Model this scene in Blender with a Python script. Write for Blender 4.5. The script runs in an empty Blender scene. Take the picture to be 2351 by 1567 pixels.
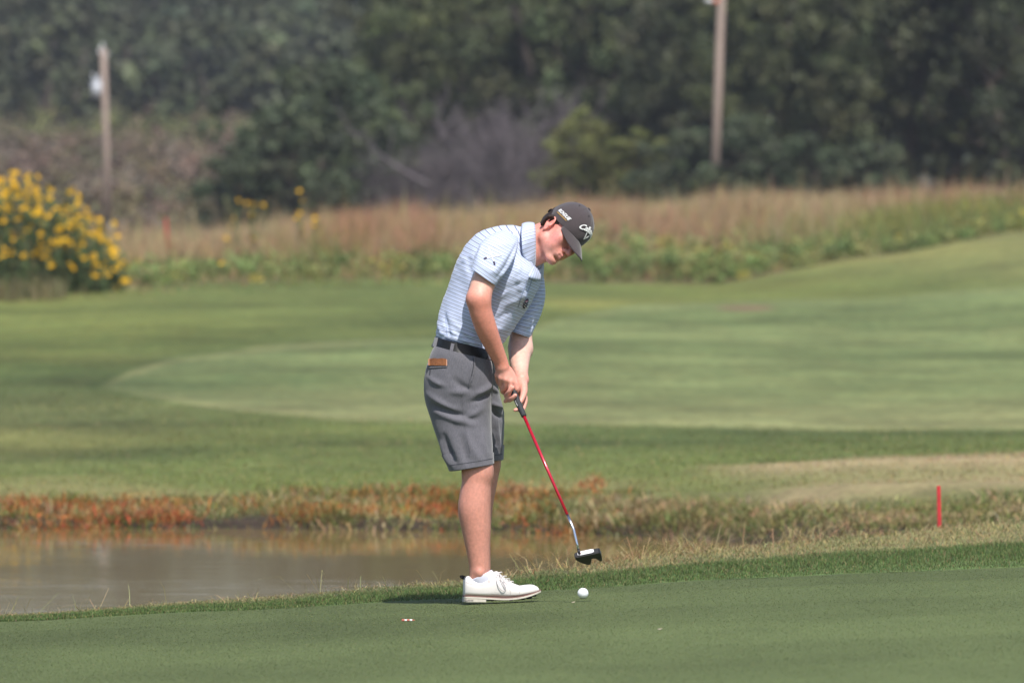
import bpy, bmesh, math, random
import numpy as np
from mathutils import Vector, Matrix
from mathutils.bvhtree import BVHTree

rng = np.random.default_rng(7)
random.seed(7)
SC = bpy.context.scene
COL = SC.collection

# ------------------------------------------------------------------ camera
FPX, CX, CY, HOR, ZC = 16520.0, 1175.5, 783.5, 495.0, 1.5     # focal length in photo pixels, horizon row, eye height
DG = 28.0                                                      # metres from the camera to the golfer
cam_d = bpy.data.cameras.new('camera')
cam = bpy.data.objects.new('camera', cam_d); COL.objects.link(cam)
cam.location = (0, 0, ZC)
cam.rotation_euler = (math.pi/2 - math.atan((CY-HOR)/FPX), 0, 0)
cam_d.sensor_width = 36.0
cam_d.lens = FPX/2351*36.0
cam_d.clip_start, cam_d.clip_end = 0.5, 6000
cam_d.dof.use_dof = True
cam_d.dof.focus_distance = 27.9
cam_d.dof.aperture_fstop = 5.3
SC.camera = cam
SC.render.resolution_x, SC.render.resolution_y = 1024, 682

# ------------------------------------------------------------------ sky, sun, exposure
SUN_EL, SUN_AZ = math.radians(56), math.radians(17)            # azimuth: from behind the camera towards its right
sun_dir = Vector((math.cos(SUN_EL)*math.sin(SUN_AZ), -math.cos(SUN_EL)*math.cos(SUN_AZ), math.sin(SUN_EL)))
world = bpy.data.worlds.new('World'); SC.world = world; world.use_nodes = True
wn = world.node_tree.nodes; wn.clear()
sky = wn.new('ShaderNodeTexSky'); sky.sky_type = 'NISHITA'; sky.sun_disc = False
sky.sun_elevation = SUN_EL; sky.sun_rotation = math.atan2(sun_dir.x, sun_dir.y)
sky.air_density = 1.0; sky.dust_density = 1.5
bgn = wn.new('ShaderNodeBackground'); bgn.inputs['Strength'].default_value = 0.12
wo = wn.new('ShaderNodeOutputWorld')
world.node_tree.links.new(sky.outputs[0], bgn.inputs[0]); world.node_tree.links.new(bgn.outputs[0], wo.inputs[0])
sl = bpy.data.lights.new('sun', 'SUN'); sl.energy = 4.6; sl.angle = math.radians(0.53); sl.color = (1.0, 0.955, 0.89)
so = bpy.data.objects.new('sun', sl); COL.objects.link(so)
so.rotation_euler = sun_dir.to_track_quat('Z', 'Y').to_euler(); so.location = (10, -20, 40)
SC.view_settings.view_transform = 'Standard'; SC.view_settings.look = 'None'
SC.view_settings.exposure = 0.30; SC.view_settings.gamma = 1.0; SC.view_settings.use_curve_mapping = False
SC.render.engine = 'CYCLES'
SC.cycles.use_denoising = True
SC.cycles.max_bounces = 6; SC.cycles.transparent_max_bounces = 8
SC.cycles.diffuse_bounces = 3; SC.cycles.glossy_bounces = 3; SC.cycles.volume_bounces = 0
SC.cycles.caustics_reflective = False; SC.cycles.caustics_refractive = False

# ------------------------------------------------------------------ helpers
def s2l(c):
    c = np.asarray(c, float)/255.0
    return np.where(c <= 0.04045, c/12.92, ((c+0.055)/1.055)**2.4)

def P(px, row, d):
    """World point at distance d (metres along y) that lies behind photo pixel px,row."""
    return np.array([(px-CX)/FPX*d, d, ZC-(row-HOR)/FPX*d])
def G(px, row, dy=0.0):
    return P(px, row, DG+dy)
def pix(v):
    v = np.asarray(v)
    return CX+FPX*v[..., 0]/v[..., 1], HOR+FPX*(ZC-v[..., 2])/v[..., 1]

def tag(o, label=None, cat=None, group=None, kind=None):
    if label: o['label'] = label
    if cat: o['category'] = cat
    if group: o['group'] = group
    if kind: o['kind'] = kind
    return o

def empty(name, loc=(0, 0, 0)):
    o = bpy.data.objects.new(name, None); o.location = loc; COL.objects.link(o)
    o.empty_display_size = 0.1
    return o

def link(name, me, mat=None, parent=None, smooth=True):
    if mat is not None:
        for m in (mat if isinstance(mat, (list, tuple)) else [mat]): me.materials.append(m)
    if smooth and len(me.polygons): me.polygons.foreach_set('use_smooth', np.ones(len(me.polygons), bool))
    o = bpy.data.objects.new(name, me); COL.objects.link(o)
    if parent is not None:
        o.parent = parent
        p = parent; off = Vector((0, 0, 0))
        while p is not None: off += p.location; p = p.parent
        o.location = -off if o.location.length == 0 else o.location
    return o

def mesh_np(name, V, F, loops=None, col=None, fl=None):
    """V (n,3); F: (m,k) int array, all faces with k corners; col (n,3) linear colour per vertex; fl dict of float attributes."""
    V = np.ascontiguousarray(V, np.float32); F = np.ascontiguousarray(F, np.int32)
    me = bpy.data.meshes.new(name)
    m, k = F.shape
    me.vertices.add(len(V)); me.vertices.foreach_set('co', V.ravel())
    me.loops.add(m*k); me.loops.foreach_set('vertex_index', F.ravel())
    me.polygons.add(m)
    me.polygons.foreach_set('loop_start', np.arange(0, m*k, k, dtype=np.int32))
    try: me.polygons.foreach_set('loop_total', np.full(m, k, np.int32))
    except Exception: pass
    if col is not None:
        a = me.attributes.new('Col', 'FLOAT_COLOR', 'POINT')
        c4 = np.ones((len(V), 4), np.float32); c4[:, :3] = col
        a.data.foreach_set('color', c4.ravel())
    for kname, arr in (fl or {}).items():
        a = me.attributes.new(kname, 'FLOAT', 'POINT'); a.data.foreach_set('value', np.ascontiguousarray(arr, np.float32))
    me.update(calc_edges=True)
    return me

def mesh_py(name, V, F):
    me = bpy.data.meshes.new(name); me.from_pydata([tuple(v) for v in V], [], [tuple(f) for f in F]); me.update()
    return me

def bm_mesh(name, bm):
    me = bpy.data.meshes.new(name); bm.normal_update(); bm.to_mesh(me); bm.free(); return me

# sum-of-sines noise, smooth, for shapes and patches
_nk = [(rng.normal(size=3), rng.uniform(0, 6.28)) for _ in range(24)]
def wob(p, scale, seed=0):
    p = np.asarray(p, float)/scale
    r = 0
    for i in range(6):
        k, ph = _nk[(i*5+seed*7) % 24]
        r = r+np.sin(p @ (k*(1+0.35*i))+ph+seed*1.7)/(1+0.35*i)
    return r/2.4

# ------------------------------------------------------------------ materials
def mat(name, base=(0.5, 0.5, 0.5), rough=0.6, metal=0.0, spec=0.4, var=0.0, vscale=30.0, bump=0.0, bscale=200.0,
        attr=False, transl=0.0, sss=0.0, coat=0.0, sheen=0.0, stretch=(1, 1, 1), hue=0.0):
    m = bpy.data.materials.new(name); m.use_nodes = True
    nt = m.node_tree; n = nt.nodes; L = nt.links
    b = n['Principled BSDF']
    b.inputs['Roughness'].default_value = rough; b.inputs['Metallic'].default_value = metal
    b.inputs['Specular IOR Level'].default_value = spec
    if coat: b.inputs['Coat Weight'].default_value = coat; b.inputs['Coat Roughness'].default_value = 0.15
    if sheen: b.inputs['Sheen Weight'].default_value = sheen; b.inputs['Sheen Roughness'].default_value = 0.5
    if sss:
        b.inputs['Subsurface Weight'].default_value = sss; b.inputs['Subsurface Radius'].default_value = (0.010, 0.004, 0.002)
        b.inputs['Subsurface Scale'].default_value = 1.0
    if attr:
        a = n.new('ShaderNodeAttribute'); a.attribute_name = 'Col'; src = a.outputs['Color']
    else:
        a = n.new('ShaderNodeRGB'); a.outputs[0].default_value = (*base, 1); src = a.outputs[0]
    if var or bump:
        tc = n.new('ShaderNodeTexCoord'); mp = n.new('ShaderNodeMapping'); mp.inputs['Scale'].default_value = stretch
        L.new(tc.outputs['Object'], mp.inputs['Vector'])
    if var:
        t = n.new('ShaderNodeTexNoise'); t.inputs['Scale'].default_value = vscale; t.inputs['Detail'].default_value = 5
        L.new(mp.outputs[0], t.inputs['Vector'])
        mr = n.new('ShaderNodeMapRange'); mr.inputs[1].default_value = 0.3; mr.inputs[2].default_value = 0.7
        mr.inputs[3].default_value = 1-var; mr.inputs[4].default_value = 1+var
        L.new(t.outputs[0], mr.inputs[0])
        hs = n.new('ShaderNodeHueSaturation'); L.new(src, hs.inputs['Color']); L.new(mr.outputs[0], hs.inputs['Value'])
        if hue:
            mh = n.new('ShaderNodeMapRange'); mh.inputs[1].default_value = 0.3; mh.inputs[2].default_value = 0.7
            mh.inputs[3].default_value = 0.5-hue; mh.inputs[4].default_value = 0.5+hue
            t2 = n.new('ShaderNodeTexNoise'); t2.inputs['Scale'].default_value = vscale*0.45
            L.new(mp.outputs[0], t2.inputs['Vector']); L.new(t2.outputs[0], mh.inputs[0]); L.new(mh.outputs[0], hs.inputs['Hue'])
        src = hs.outputs[0]
    L.new(src, b.inputs['Base Color'])
    if bump:
        t = n.new('ShaderNodeTexNoise'); t.inputs['Scale'].default_value = bscale; t.inputs['Detail'].default_value = 4
        L.new(mp.outputs[0], t.inputs['Vector'])
        bp = n.new('ShaderNodeBump'); bp.inputs['Strength'].default_value = bump; bp.inputs['Distance'].default_value = 0.01
        L.new(t.outputs[0], bp.inputs['Height']); L.new(bp.outputs[0], b.inputs['Normal'])
    if transl:
        out = n['Material Output']; tr = n.new('ShaderNodeBsdfTranslucent'); L.new(src, tr.inputs['Color'])
        mx = n.new('ShaderNodeMixShader'); mx.inputs[0].default_value = transl
        L.new(b.outputs[0], mx.inputs[1]); L.new(tr.outputs[0], mx.inputs[2]); L.new(mx.outputs[0], out.inputs['Surface'])
    return m

# ================================================================== ground
PXC = np.array([0, 500, 1060, 1300, 1640, 2000, 2351.0])
def green_z(x, y):
    xx = 6*np.tanh((x+.04)/6)
    return .045*xx-np.where(y > 28, .02*(y-28), .012*(y-28))
def solve_edge(px, row):
    lo, hi = 24.0, 34.0
    for _ in range(40):
        m = (lo+hi)/2; r = HOR+FPX*(ZC-float(green_z((px-CX)/FPX*m, m)))/m
        if r > row: lo = m
        else: hi = m
    return (lo+hi)/2
rz = lambda row, d: ZC-(np.asarray(row, float)-HOR)/FPX*np.asarray(d, float)
L1r = [1427, 1403, 1374, 1353, 1331, 1315, 1302]
L1d = np.array([solve_edge(p, r) for p, r in zip(PXC, L1r)])
LN = []          # (dist per column, z per column)
def addl(d, row=None, z=None):
    d = np.broadcast_to(np.asarray(d, float), (7,)).copy()
    LN.append((d, rz(row, d) if row is not None else np.broadcast_to(np.asarray(z, float), (7,)).copy()))
ZW = -0.5
addl(L1d, L1r)                                                                         # 0 edge of the green
addl([29.0, 29.5, 30.0, 30.6, 31.5, 32, 32.6], [1421, 1390, 1350, 1323, 1294, 1270, 1248])      # 1 end of the collar
addl([29.4, 30.1, 30.8, 31.6, 32.8, 33.8, 34.8], [1419, 1383, 1336, 1304, 1262, 1228, 1197])    # 2 crest of the near bank
addl([31, 31.8, 32.8, 33.8, 37, 38, 39], z=[-.55, -.55, -.55, -.55, -.55, -.42, -.34])          # 3 foot of the near bank
addl([35, 36, 37, 38, 40, 40, 41], z=[-1.1, -1.1, -1.1, -1.0, -.7, -.43, -.35])                 # 4 pond bed
addl([45.8, 45.8, 45.5, 45.0, 44.1, 42, 42], z=[-.56, -.56, -.56, -.56, -.56, -.42, -.34])      # 5 far water line
addl([46.15, 46.1, 45.8, 45.3, 44.5, 42.8, 42.6], z=[-.44, -.44, -.44, -.43, -.42, -.34, -.28]) # 6 lip
addl([47.6, 47.5, 47.5, 47, 46.4, 45.0, 44.8], [1152, 1148, 1138, 1136, 1128, 1115, 1112])      # 7 top of the far bank
addl([52, 52, 52, 51.5, 50, 48.5, 48], [1092, 1088, 1080, 1076, 1066, 1056, 1052])                # 8
addl(60, [990, 985, 980, 975, 975, 985, 990])                                          # 9
addl(70, [885, 880, 880, 880, 885, 890, 890])                                          # 10
addl(82, [785, 785, 780, 780, 785, 790, 790])                                          # 11
addl(92, [718, 712, 708, 708, 712, 706, 690])                                          # 12
addl([97, 99, 102, 104, 106, 110, 113], [690, 655, 642, 655, 655, 592, 530])           # 13 end of the mown grass
addl([120, 120, 122, 124, 126, 128, 130], [645, 615, 596, 585, 575, 535, 500])         # 14
addl(150, [600, 585, 548, 528, 518, 508, 500])                                         # 15 crest of the meadow
addl(175, [560, 545, 520, 508, 500, 496, 492])                                         # 16
addl(220, [470, 460, 470, 480, 480, 480, 480])                                         # 17
addl(300, [285, 285, 340, 400, 430, 440, 440])                                         # 18
addl(420, [190, 190, 260, 330, 380, 390, 390])
addl(800, [-420, -420, -360, -300, -250, -250, -250])
addl(2500, [-480, -480, -420, -360, -300, -300, -300])
LD = np.array([l[0] for l in LN]); LZ = np.array([l[1] for l in LN]); NL = len(LN)

def lines_at(px):
    """distance and height of every control line at the pixel columns px -> (NL,n)"""
    px = np.asarray(px, float)
    sm = np.clip(px, 0, 2351)
    # smooth interpolation between the columns
    j = np.clip(np.searchsorted(PXC, sm)-1, 0, 5); t = (sm-PXC[j])/(PXC[j+1]-PXC[j]); t = t*t*(3-2*t)*.5+t*.5
    return LD[:, j]*(1-t)+LD[:, j+1]*t, LZ[:, j]*(1-t)+LZ[:, j+1]*t
def ground_z(x, y):
    x = np.asarray(x, float).ravel(); y = np.asarray(y, float).ravel()
    D, Z = lines_at(CX+x/y*FPX)
    out = np.zeros(len(x))
    for k in range(NL-1):
        m = (y >= D[k]) & (y < D[k+1]); t = (y[m]-D[k][m])/(D[k+1][m]-D[k][m])
        # Catmull-style slope so that the land rolls instead of folding
        z0, z1 = Z[k][m], Z[k+1][m]; out[m] = z0+(z1-z0)*t
    m = y < D[0]; out[m] = green_z(x[m], y[m])
    m = y >= D[-1]; out[m] = Z[-1][m]
    return out+relief(x, y, D)
def relief(x, y, D):
    p = np.stack([x, y, 0*x], 1)
    r = .010*wob(p, 1.2, 2)*np.clip((y-D[1])/1.0, 0, 1)+.05*wob(p, 9, 4)*np.clip((y-52)/20, 0, 1)+.045*wob(p*[1, .7, 0], 3.2, 18)*np.clip((y-49)/6, 0, 1)*np.clip((112-y)/15, 0, 1)
    r += .05*wob(p, .7, 6)*np.exp(-((y-(D[6]+D[7])/2)/1.1)**2)
    r += .25*wob(p, 20, 1)*np.clip((y-170)/40, 0, 1)
    return r
def ss(a, b, v): t = np.clip((v-a)/(b-a), 0, 1); return t*t*(3-2*t)

cols = np.unique(np.concatenate([np.linspace(-16000, -400, 30), np.arange(-400, 2760, 11.0), np.linspace(2760, 18400, 30)]))
def sheet(name, k0, k1, subs, material, colour, y_first=None):
    D, Z = lines_at(cols)
    ys = []
    for k in range(k0, k1):
        n = subs[k-k0]; t = np.arange(n)/n
        ys.append(D[k][None]*(1-t[:, None])+D[k+1][None]*t[:, None])
    ys.append(D[k1][None]); Y = np.concatenate(ys)
    X = (cols-CX)[None]/FPX*Y
    z = ground_z(X, Y*0.9999999+0*X)
    n, m = Y.shape
    V = np.stack([X.ravel(), Y.ravel(), z], 1)
    i, j = np.meshgrid(np.arange(n-1), np.arange(m-1), indexing='ij')
    F = np.stack([i*m+j, i*m+j+1, (i+1)*m+j+1, (i+1)*m+j], -1).reshape(-1, 4)
    o = link(name, mesh_np(name, V, F, col=colour(V)), material)
    tag(o, kind='structure'); return o

def turf(name, v1, s1, v2, s2, stretch=(1, 1, 1), bump=.4, bs=60, rough=.85, fine=None, sheen=0.0):
    """grass cover: vertex colour broken up by two noises"""
    m = mat(name, rough=rough, spec=.12, attr=True, var=v1, vscale=s1, hue=.018, bump=bump, bscale=bs, stretch=stretch, sheen=sheen)
    nt = m.node_tree; n = nt.nodes; L = nt.links; b = n['Principled BSDF']
    src = b.inputs['Base Color'].links[0].from_socket
    tc = n.new('ShaderNodeTexCoord'); mp = n.new('ShaderNodeMapping'); mp.inputs['Scale'].default_value = stretch; L.new(tc.outputs['Object'], mp.inputs[0])
    t = n.new('ShaderNodeTexNoise'); t.inputs['Scale'].default_value = s2; t.inputs['Detail'].default_value = 6; t.inputs['Roughness'].default_value = .65
    L.new(mp.outputs[0], t.inputs['Vector'])
    mr = n.new('ShaderNodeMapRange'); mr.inputs[1].default_value = .25; mr.inputs[2].default_value = .75; mr.inputs[3].default_value = 1-v2; mr.inputs[4].default_value = 1+v2
    L.new(t.outputs[0], mr.inputs[0])
    hs = n.new('ShaderNodeHueSaturation'); L.new(src, hs.inputs['Color']); L.new(mr.outputs[0], hs.inputs['Value'])
    L.new(hs.outputs[0], b.inputs['Base Color'])
    return m
M_green = turf('green_turf', .30, 230, .22, 1.1, stretch=(1, .5, 1), bump=.25, bs=420, rough=.8, sheen=.0)
M_rough = turf('rough_turf', .35, 22, .30, 3.0, bump=.6, bs=40)
M_fair = turf('fairway_turf', .32, 7, .46, .42, bump=.5, bs=14)
M_meadow = turf('meadow_soil', .3, 2.5, .3, .3, bump=.5, bs=3)

C_green = np.array([.093, .117, .046]); C_collar = np.array([.098, .142, .046]); C_rough = np.array([.124, .146, .042])
C_straw = np.array([.340, .270, .135]); C_mud = np.array([.045, .033, .026]); C_dark = np.array([.044, .066, .021]); C_light = np.array([.152, .182, .071])
C_earth = np.array([.300, .150, .085])
# ---- putting green: from behind the camera to its edge
gy = np.unique(np.concatenate([np.linspace(-40, 18, 12), np.linspace(18, 26, 20), np.linspace(26, 1, 0)]))
def build_green():
    D, Z = lines_at(cols); Y = []
    for y in gy: Y.append(np.full(len(cols), y))
    for t in np.linspace(0, 1, 26)[1:]: Y.append(26+(D[0]-26)*t)
    Y = np.array(Y); X = (cols-CX)[None]/FPX*np.maximum(Y, 26)
    z = green_z(X, Y); z[-1] = Z[0]; z = z+.004*wob(np.stack([X.ravel(), Y.ravel(), 0*X.ravel()], 1), 2.5, 3).reshape(X.shape)*np.clip((D[0][None]-Y)/.5, 0, 1)
    n, m = Y.shape; V = np.stack([X.ravel(), Y.ravel(), z.ravel()], 1)
    i, j = np.meshgrid(np.arange(n-1), np.arange(m-1), indexing='ij'); F = np.stack([i*m+j, i*m+j+1, (i+1)*m+j+1, (i+1)*m+j], -1).reshape(-1, 4)
    p = V.copy(); p[:, 1] *= .6
    tone = .13*wob(p, 1.6, 8)+.08*wob(p*[1, .5, 1], .5, 10)+.07*np.sign(np.sin(V[:, 1]*2.1+.3*V[:, 0]))*.6
    col = C_green*(1+tone[:, None])
    tag(link('putting_green', mesh_np('putting_green', V, F, col=col), M_green), kind='structure')
build_green()
# the cut grass of the green itself, blade by blade where the camera sees it
def green_nap():
    n = 190000; px = rng.uniform(-120, 2480, n); y = 20.8+(solve_far(px)-20.8)*rng.uniform(0, 1, n)**.85
    x = (px-CX)/FPX*y; z = green_z(x, y)+.004*wob(np.stack([x, y, 0*x], 1), 2.5, 3)*np.clip((lines_at(px)[0][0]-y)/.5, 0, 1)
    h = rng.uniform(.0016, .0034, n); w = rng.uniform(.0018, .0042, n); a = rng.uniform(-.9, .9, n); l = rng.normal(0, .003, (n, 2))
    B = np.stack([x, y, z-.0005], 1); t = np.stack([np.cos(a), np.sin(a), 0*a], 1)*(w/2)[:, None]
    V = np.stack([B-t, B+t, B+np.stack([l[:, 0], l[:, 1], h], 1)], 1).reshape(-1, 3)
    band = 1+.16*wob(np.stack([x, y*.8, 0*x], 1), 1.4, 8)+.07*np.sign(np.sin(y*2.1+.3*x))
    c = C_green[None]*1.45*band[:, None]*(1+.08*rng.normal(size=(n, 1)))*(1+.05*rng.normal(size=(n, 3)))
    dry = rng.uniform(size=n) < .008; c[dry] = C_straw*rng.uniform(.6, 1.0, (dry.sum(), 1))
    o = link('green_nap', mesh_np('green_nap', V, np.arange(3*n).reshape(n, 3), col=np.repeat(np.clip(c, .004, .8), 3, 0)), M_nap, smooth=False)
    tag(o, 'closely cut grass of the putting green', 'grass', kind='stuff')
def solve_far(px): return lines_at(px)[0][0]-.01
M_nap = mat('cut_grass', rough=.7, spec=.2, attr=True, transl=.2)
green_nap()

def col_bank(V):
    px, _ = pix(V); D, Z = lines_at(px); y = V[:, 1]
    c = np.repeat(C_collar[None], len(V), 0)
    def mixin(m, k):
        nonlocal c
        m = np.clip(m, 0, 1)[:, None]; c = c*(1-m)+k*m
    w = wob(V*[1, .7, 0], .8, 5)
    mixin(ss(.0, .6, (y-D[1])/(D[2]-D[1])+.3*w), C_straw*.5+C_rough*.5)
    mixin((y > D[2])*1.0, C_rough*.8)
    mixin(ss(0, .3, y-D[3]), C_mud)
    mixin(ss(-.1, .5, y-D[6]), C_rough*.7+C_mud*.3)
    mixin(ss(-.5, 1.0, y-D[7]), C_rough)
    # dry mound on the right of the far bank, straw streaks elsewhere
    mixin(.8*ss(1500, 1900, px+140*w)*ss(44.0, 45.5, y+.4*w)*(.75+.4*w), np.array([.345, .262, .150]))
    mixin(.35*ss(.2, 1.0, wob(V*[1, .5, 0], 1.5, 9))*ss(46, 47, y), C_straw)
    return c
sheet('pond_bank', 0, 8, [8, 6, 6, 3, 4, 5, 8, 14], M_rough, col_bank)

def lens(px, row, pts):
    """closeness to a hand-drawn closed curve in plan (given by its corners), >0 inside"""
    pts = np.array(pts, float); n = len(pts); ins = np.zeros(len(px), bool); dm = np.full(len(px), 1e9)
    for a, b in zip(pts, np.roll(pts, -1, 0)):
        cond = (a[1] > row) != (b[1] > row)
        xi = (b[0]-a[0])*(row-a[1])/np.where(b[1] == a[1], 1e-9, b[1]-a[1])+a[0]; ins ^= cond & (px < xi)
        ab = b-a; t = np.clip(((px-a[0])*ab[0]+(row-a[1])*ab[1])/(ab @ ab), 0, 1)
        dm = np.minimum(dm, np.hypot((px-a[0]-t*ab[0])*.35, row-a[1]-t*ab[1]))
    return np.where(ins, dm, -dm)
# the fairway outline in plan: corners given as sight lines on to the ground
FAIR = [(225, 885), (300, 850), (380, 822), (600, 795), (900, 778), (1150, 765), (1290, 730), (1450, 705), (1660, 692), (2000, 682), (2500, 640), (4000, 640), (4000, 985), (2500, 985), (1900, 985),
        (1500, 975), (1150, 972), (760, 962), (480, 935), (330, 908)]
def col_fair(V):
    px, row = pix(V); y = V[:, 1]; D, Z = lines_at(px)
    w = wob(V*[1, .35, 0], 3.0, 5); w2 = wob(V*[1, .3, 0], 1.0, 7)
    c = np.repeat((C_rough*.8+C_dark*.2)[None], len(V), 0)
    def mixin(m, k):
        nonlocal c
        m = np.clip(m, 0, 1)[:, None]; c = c*(1-m)+k*m
    mixin(.9*ss(700, 250, px)*ss(740, 790, row)*(1-ss(1030, 1080, row))*(.75+.3*w), C_dark)              # deep rough on the left
    mixin(.5*(1-ss(0, 60, np.abs(row-1012+.02*(px-1175)+16*w)))*ss(900, 1300, px+200*w2)*(.75+.4*w), C_dark)
    f = lens(px, row+4*w2, FAIR)
    mixin(.90*ss(-6, 8, f+3*w+2*w2), C_light*(1+.10*w[:, None]))
    mixin((.14+.40*ss(1100, 450, px))*ss(-5, 4, f)*(1-ss(6, 18, f))*(.7+.5*w2), C_straw*.7+C_light*.3)
    # mown stripes of the fairway
    mixin(.34*ss(-.5, .5, np.sin(y*.50+V[:, 0]*.12+1.6*w+.8*w2))*ss(0, 12, f), C_dark*1.2)
    mixin(.55*ss(.15, 1.1, wob(V*[1, .6, 0], 2.4, 20))*ss(-2, -10, f), np.array([.225, .215, .060]))
    mixin(.5*ss(.2, 1.2, wob(V*[1, .5, 0], 4, 14))*ss(-6, 4, f), C_straw*.45+C_light*.55)
    mixin(.40*ss(.2, 1.1, wob(V*[1, .6, 0], 2.2, 15))*(1-.5*ss(0, 8, f)), C_dark*1.1)
    mixin(.35*ss(.3, 1.1, wob(V*[1, .6, 0], 2.8, 17))*ss(0, -10, f), np.array([.20, .215, .05]))
    mixin(.45*ss(.1, .9, wob(V*[1, .35, 0], 5, 11))*ss(-3, -12, f), C_straw*.55+C_rough*.45)
    mixin(.28*ss(1500, 2100, px)*ss(660, 600, row)*(.7+.5*w), C_straw*.6+C_rough*.4)
    # bare brown patch
    b = ((px-1712)/75)**2+((row-707)/7)**2; mixin(.8*(1-ss(.4, 1.2, b+.3*w2)), np.array([.20, .125, .080]))
    b = ((px-340)/55)**2+((row-633)/12)**2; mixin(.9*(1-ss(.4, 1.1, b+.3*w2)), C_earth)
    mixin(.7*ss(1.4, 2.0, y-50)*0, C_straw)
    mixin(.85*ss(1500, 1850, px+140*w)*(1-ss(-.8, 1.2, y-48.6-np.clip((px-1600)/750, 0, 1.3)*2.6+1.1*w+.5*w2))*(.75+.35*w2), np.array([.345, .262, .150]))
    return c
sheet('fairway', 8, 13, [16, 16, 18, 18, 12], M_fair, col_fair)
C_meadow = np.array([.15, .12, .06])
def col_meadow(V):
    w = wob(V*[1, .4, 0], 5, 3)
    px, row = pix(V); c = np.repeat(C_meadow[None], len(V), 0)*(1+.2*w[:, None])
    m = (.9*(1-ss(.4, 1.1, ((px-340)/60)**2+((row-630)/14)**2+.2*w)))[:, None]; c = c*(1-m)+C_earth*m
    return c
sheet('meadow_ground', 13, 16, [8, 10, 6], M_meadow, col_meadow)
sheet('hillside', 16, NL-1, [10, 14, 10, 8, 4], M_meadow, lambda V: np.array([[.105, .085, .060]])*(1-ss(300, 420, V[:, 1]))[:, None]+np.array([[.050, .058, .030]])*ss(300, 420, V[:, 1])[:, None])

# ---- pond
def build_pond():
    m = bpy.data.materials.new('pond_water'); m.use_nodes = True; nt = m.node_tree; n = nt.nodes; L = nt.links; b = n['Principled BSDF']
    b.inputs['Base Color'].default_value = (.215, .150, .062, 1); b.inputs['Roughness'].default_value = .03; b.inputs['IOR'].default_value = 1.33; b.inputs['Specular IOR Level'].default_value = .36
    tc = n.new('ShaderNodeTexCoord'); mp = n.new('ShaderNodeMapping'); mp.inputs['Scale'].default_value = (.35, 1.0, 1); L.new(tc.outputs['Object'], mp.inputs[0])
    t = n.new('ShaderNodeTexNoise'); t.inputs['Scale'].default_value = 5.0; t.inputs['Detail'].default_value = 4; L.new(mp.outputs[0], t.inputs['Vector'])
    # breeze: ripples stronger in patches
    t2 = n.new('ShaderNodeTexNoise'); t2.inputs['Scale'].default_value = .35; L.new(mp.outputs[0], t2.inputs['Vector'])
    mr = n.new('ShaderNodeMapRange'); mr.inputs[1].default_value = .38; mr.inputs[2].default_value = .62; mr.inputs[3].default_value = .018; mr.inputs[4].default_value = .11; L.new(t2.outputs[0], mr.inputs[0])
    bp = n.new('ShaderNodeBump'); bp.inputs['Distance'].default_value = .02; L.new(mr.outputs[0], bp.inputs['Strength']); L.new(t.outputs[0], bp.inputs['Height']); L.new(bp.outputs[0], b.inputs['Normal'])
    px = np.array([-9000, -3000, -400, 0, 500, 1060, 1300, 1640, 1760]); D, Z = lines_at(px)
    near = D[2]+.3; far = D[6]+.2
    near[-1] = 39; far[-1] = 43.5
    V = []; F = []
    for p, a, c in zip(px, near, far):
        for yy in (a, c): V.append(((p-CX)/FPX*yy, yy, ZW))
    for i in range(len(px)-1): F.append((2*i, 2*i+2, 2*i+3, 2*i+1))
    o = link('pond', mesh_py('pond', V, F), m, smooth=False); tag(o, kind='structure')
build_pond()

# ================================================================== grass and plants
def blades(B, h, w, lean, cb, ct, bend=.5):
    """three-triangle blades. B (N,3) feet; lean (N,2) horizontal tip offset as a share of the height"""
    N = len(B); a = rng.uniform(0, math.pi, N); t = np.stack([np.cos(a), np.sin(a), 0*a], 1)*(w/2)[:, None]
    mid = B+np.stack([lean[:, 0]*h*.3, lean[:, 1]*h*.3, h*.55], 1)
    tip = B+np.stack([lean[:, 0]*h, lean[:, 1]*h, h*np.clip(1-.35*np.hypot(lean[:, 0], lean[:, 1]), .15, 1)], 1)
    V = np.stack([B-t, B+t, mid-t*.75, mid+t*.75, tip], 1).reshape(-1, 3)
    k = np.arange(N)[:, None]*5
    F = np.concatenate([k+np.array([[0, 1, 3]]), k+np.array([[0, 3, 2]]), k+np.array([[2, 3, 4]])])
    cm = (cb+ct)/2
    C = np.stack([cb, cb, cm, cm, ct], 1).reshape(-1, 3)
    return V, F, C
def join(parts):
    V, F, C = [], [], []; o = 0
    for v, f, c in parts: V.append(v); F.append(f+o); C.append(c); o += len(v)
    return np.concatenate(V), np.concatenate(F), np.concatenate(C)
M_blade = mat('grass_blades', rough=.7, spec=.2, attr=True, transl=.22)
M_leaf = mat('leaves', rough=.65, spec=.25, attr=True, transl=.12)
def stuff(name, parts, m, label=None, cat=None):
    V, F, C = join(parts) if isinstance(parts, list) else parts
    o = link(name, mesh_np(name, V, F, col=C), m, smooth=False)
    return tag(o, label, cat, kind='stuff')
def scatter(n, px0, px1, fy):
    """feet spread over the ground: px range, fy(u, D) gives the distance"""
    px = rng.uniform(px0, px1, n); e = rng.uniform(size=n) < .16                       # the cover thins out but goes on beside the view
    px = np.where(e, np.where(rng.uniform(size=n) < .5, px0-rng.uniform(0, 1500, n), px1+rng.uniform(0, 1500, n)), px); D, Z = lines_at(px); y = fy(rng.uniform(0, 1, n), D)
    x = (px-CX)/FPX*y; return np.stack([x, y, ground_z(x, y)], 1), px, D
vary = lambda c, n, a: np.asarray(c)[None]*(1+a*rng.normal(size=(n, 1)))*(1+.12*rng.normal(size=(n, 3))) if np.ndim(c) == 1 else np.asarray(c)*(1+a*rng.normal(size=(n, 1)))*(1+.12*rng.normal(size=(n, 3)))
cl = lambda c: np.clip(c, .004, .8)

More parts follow.
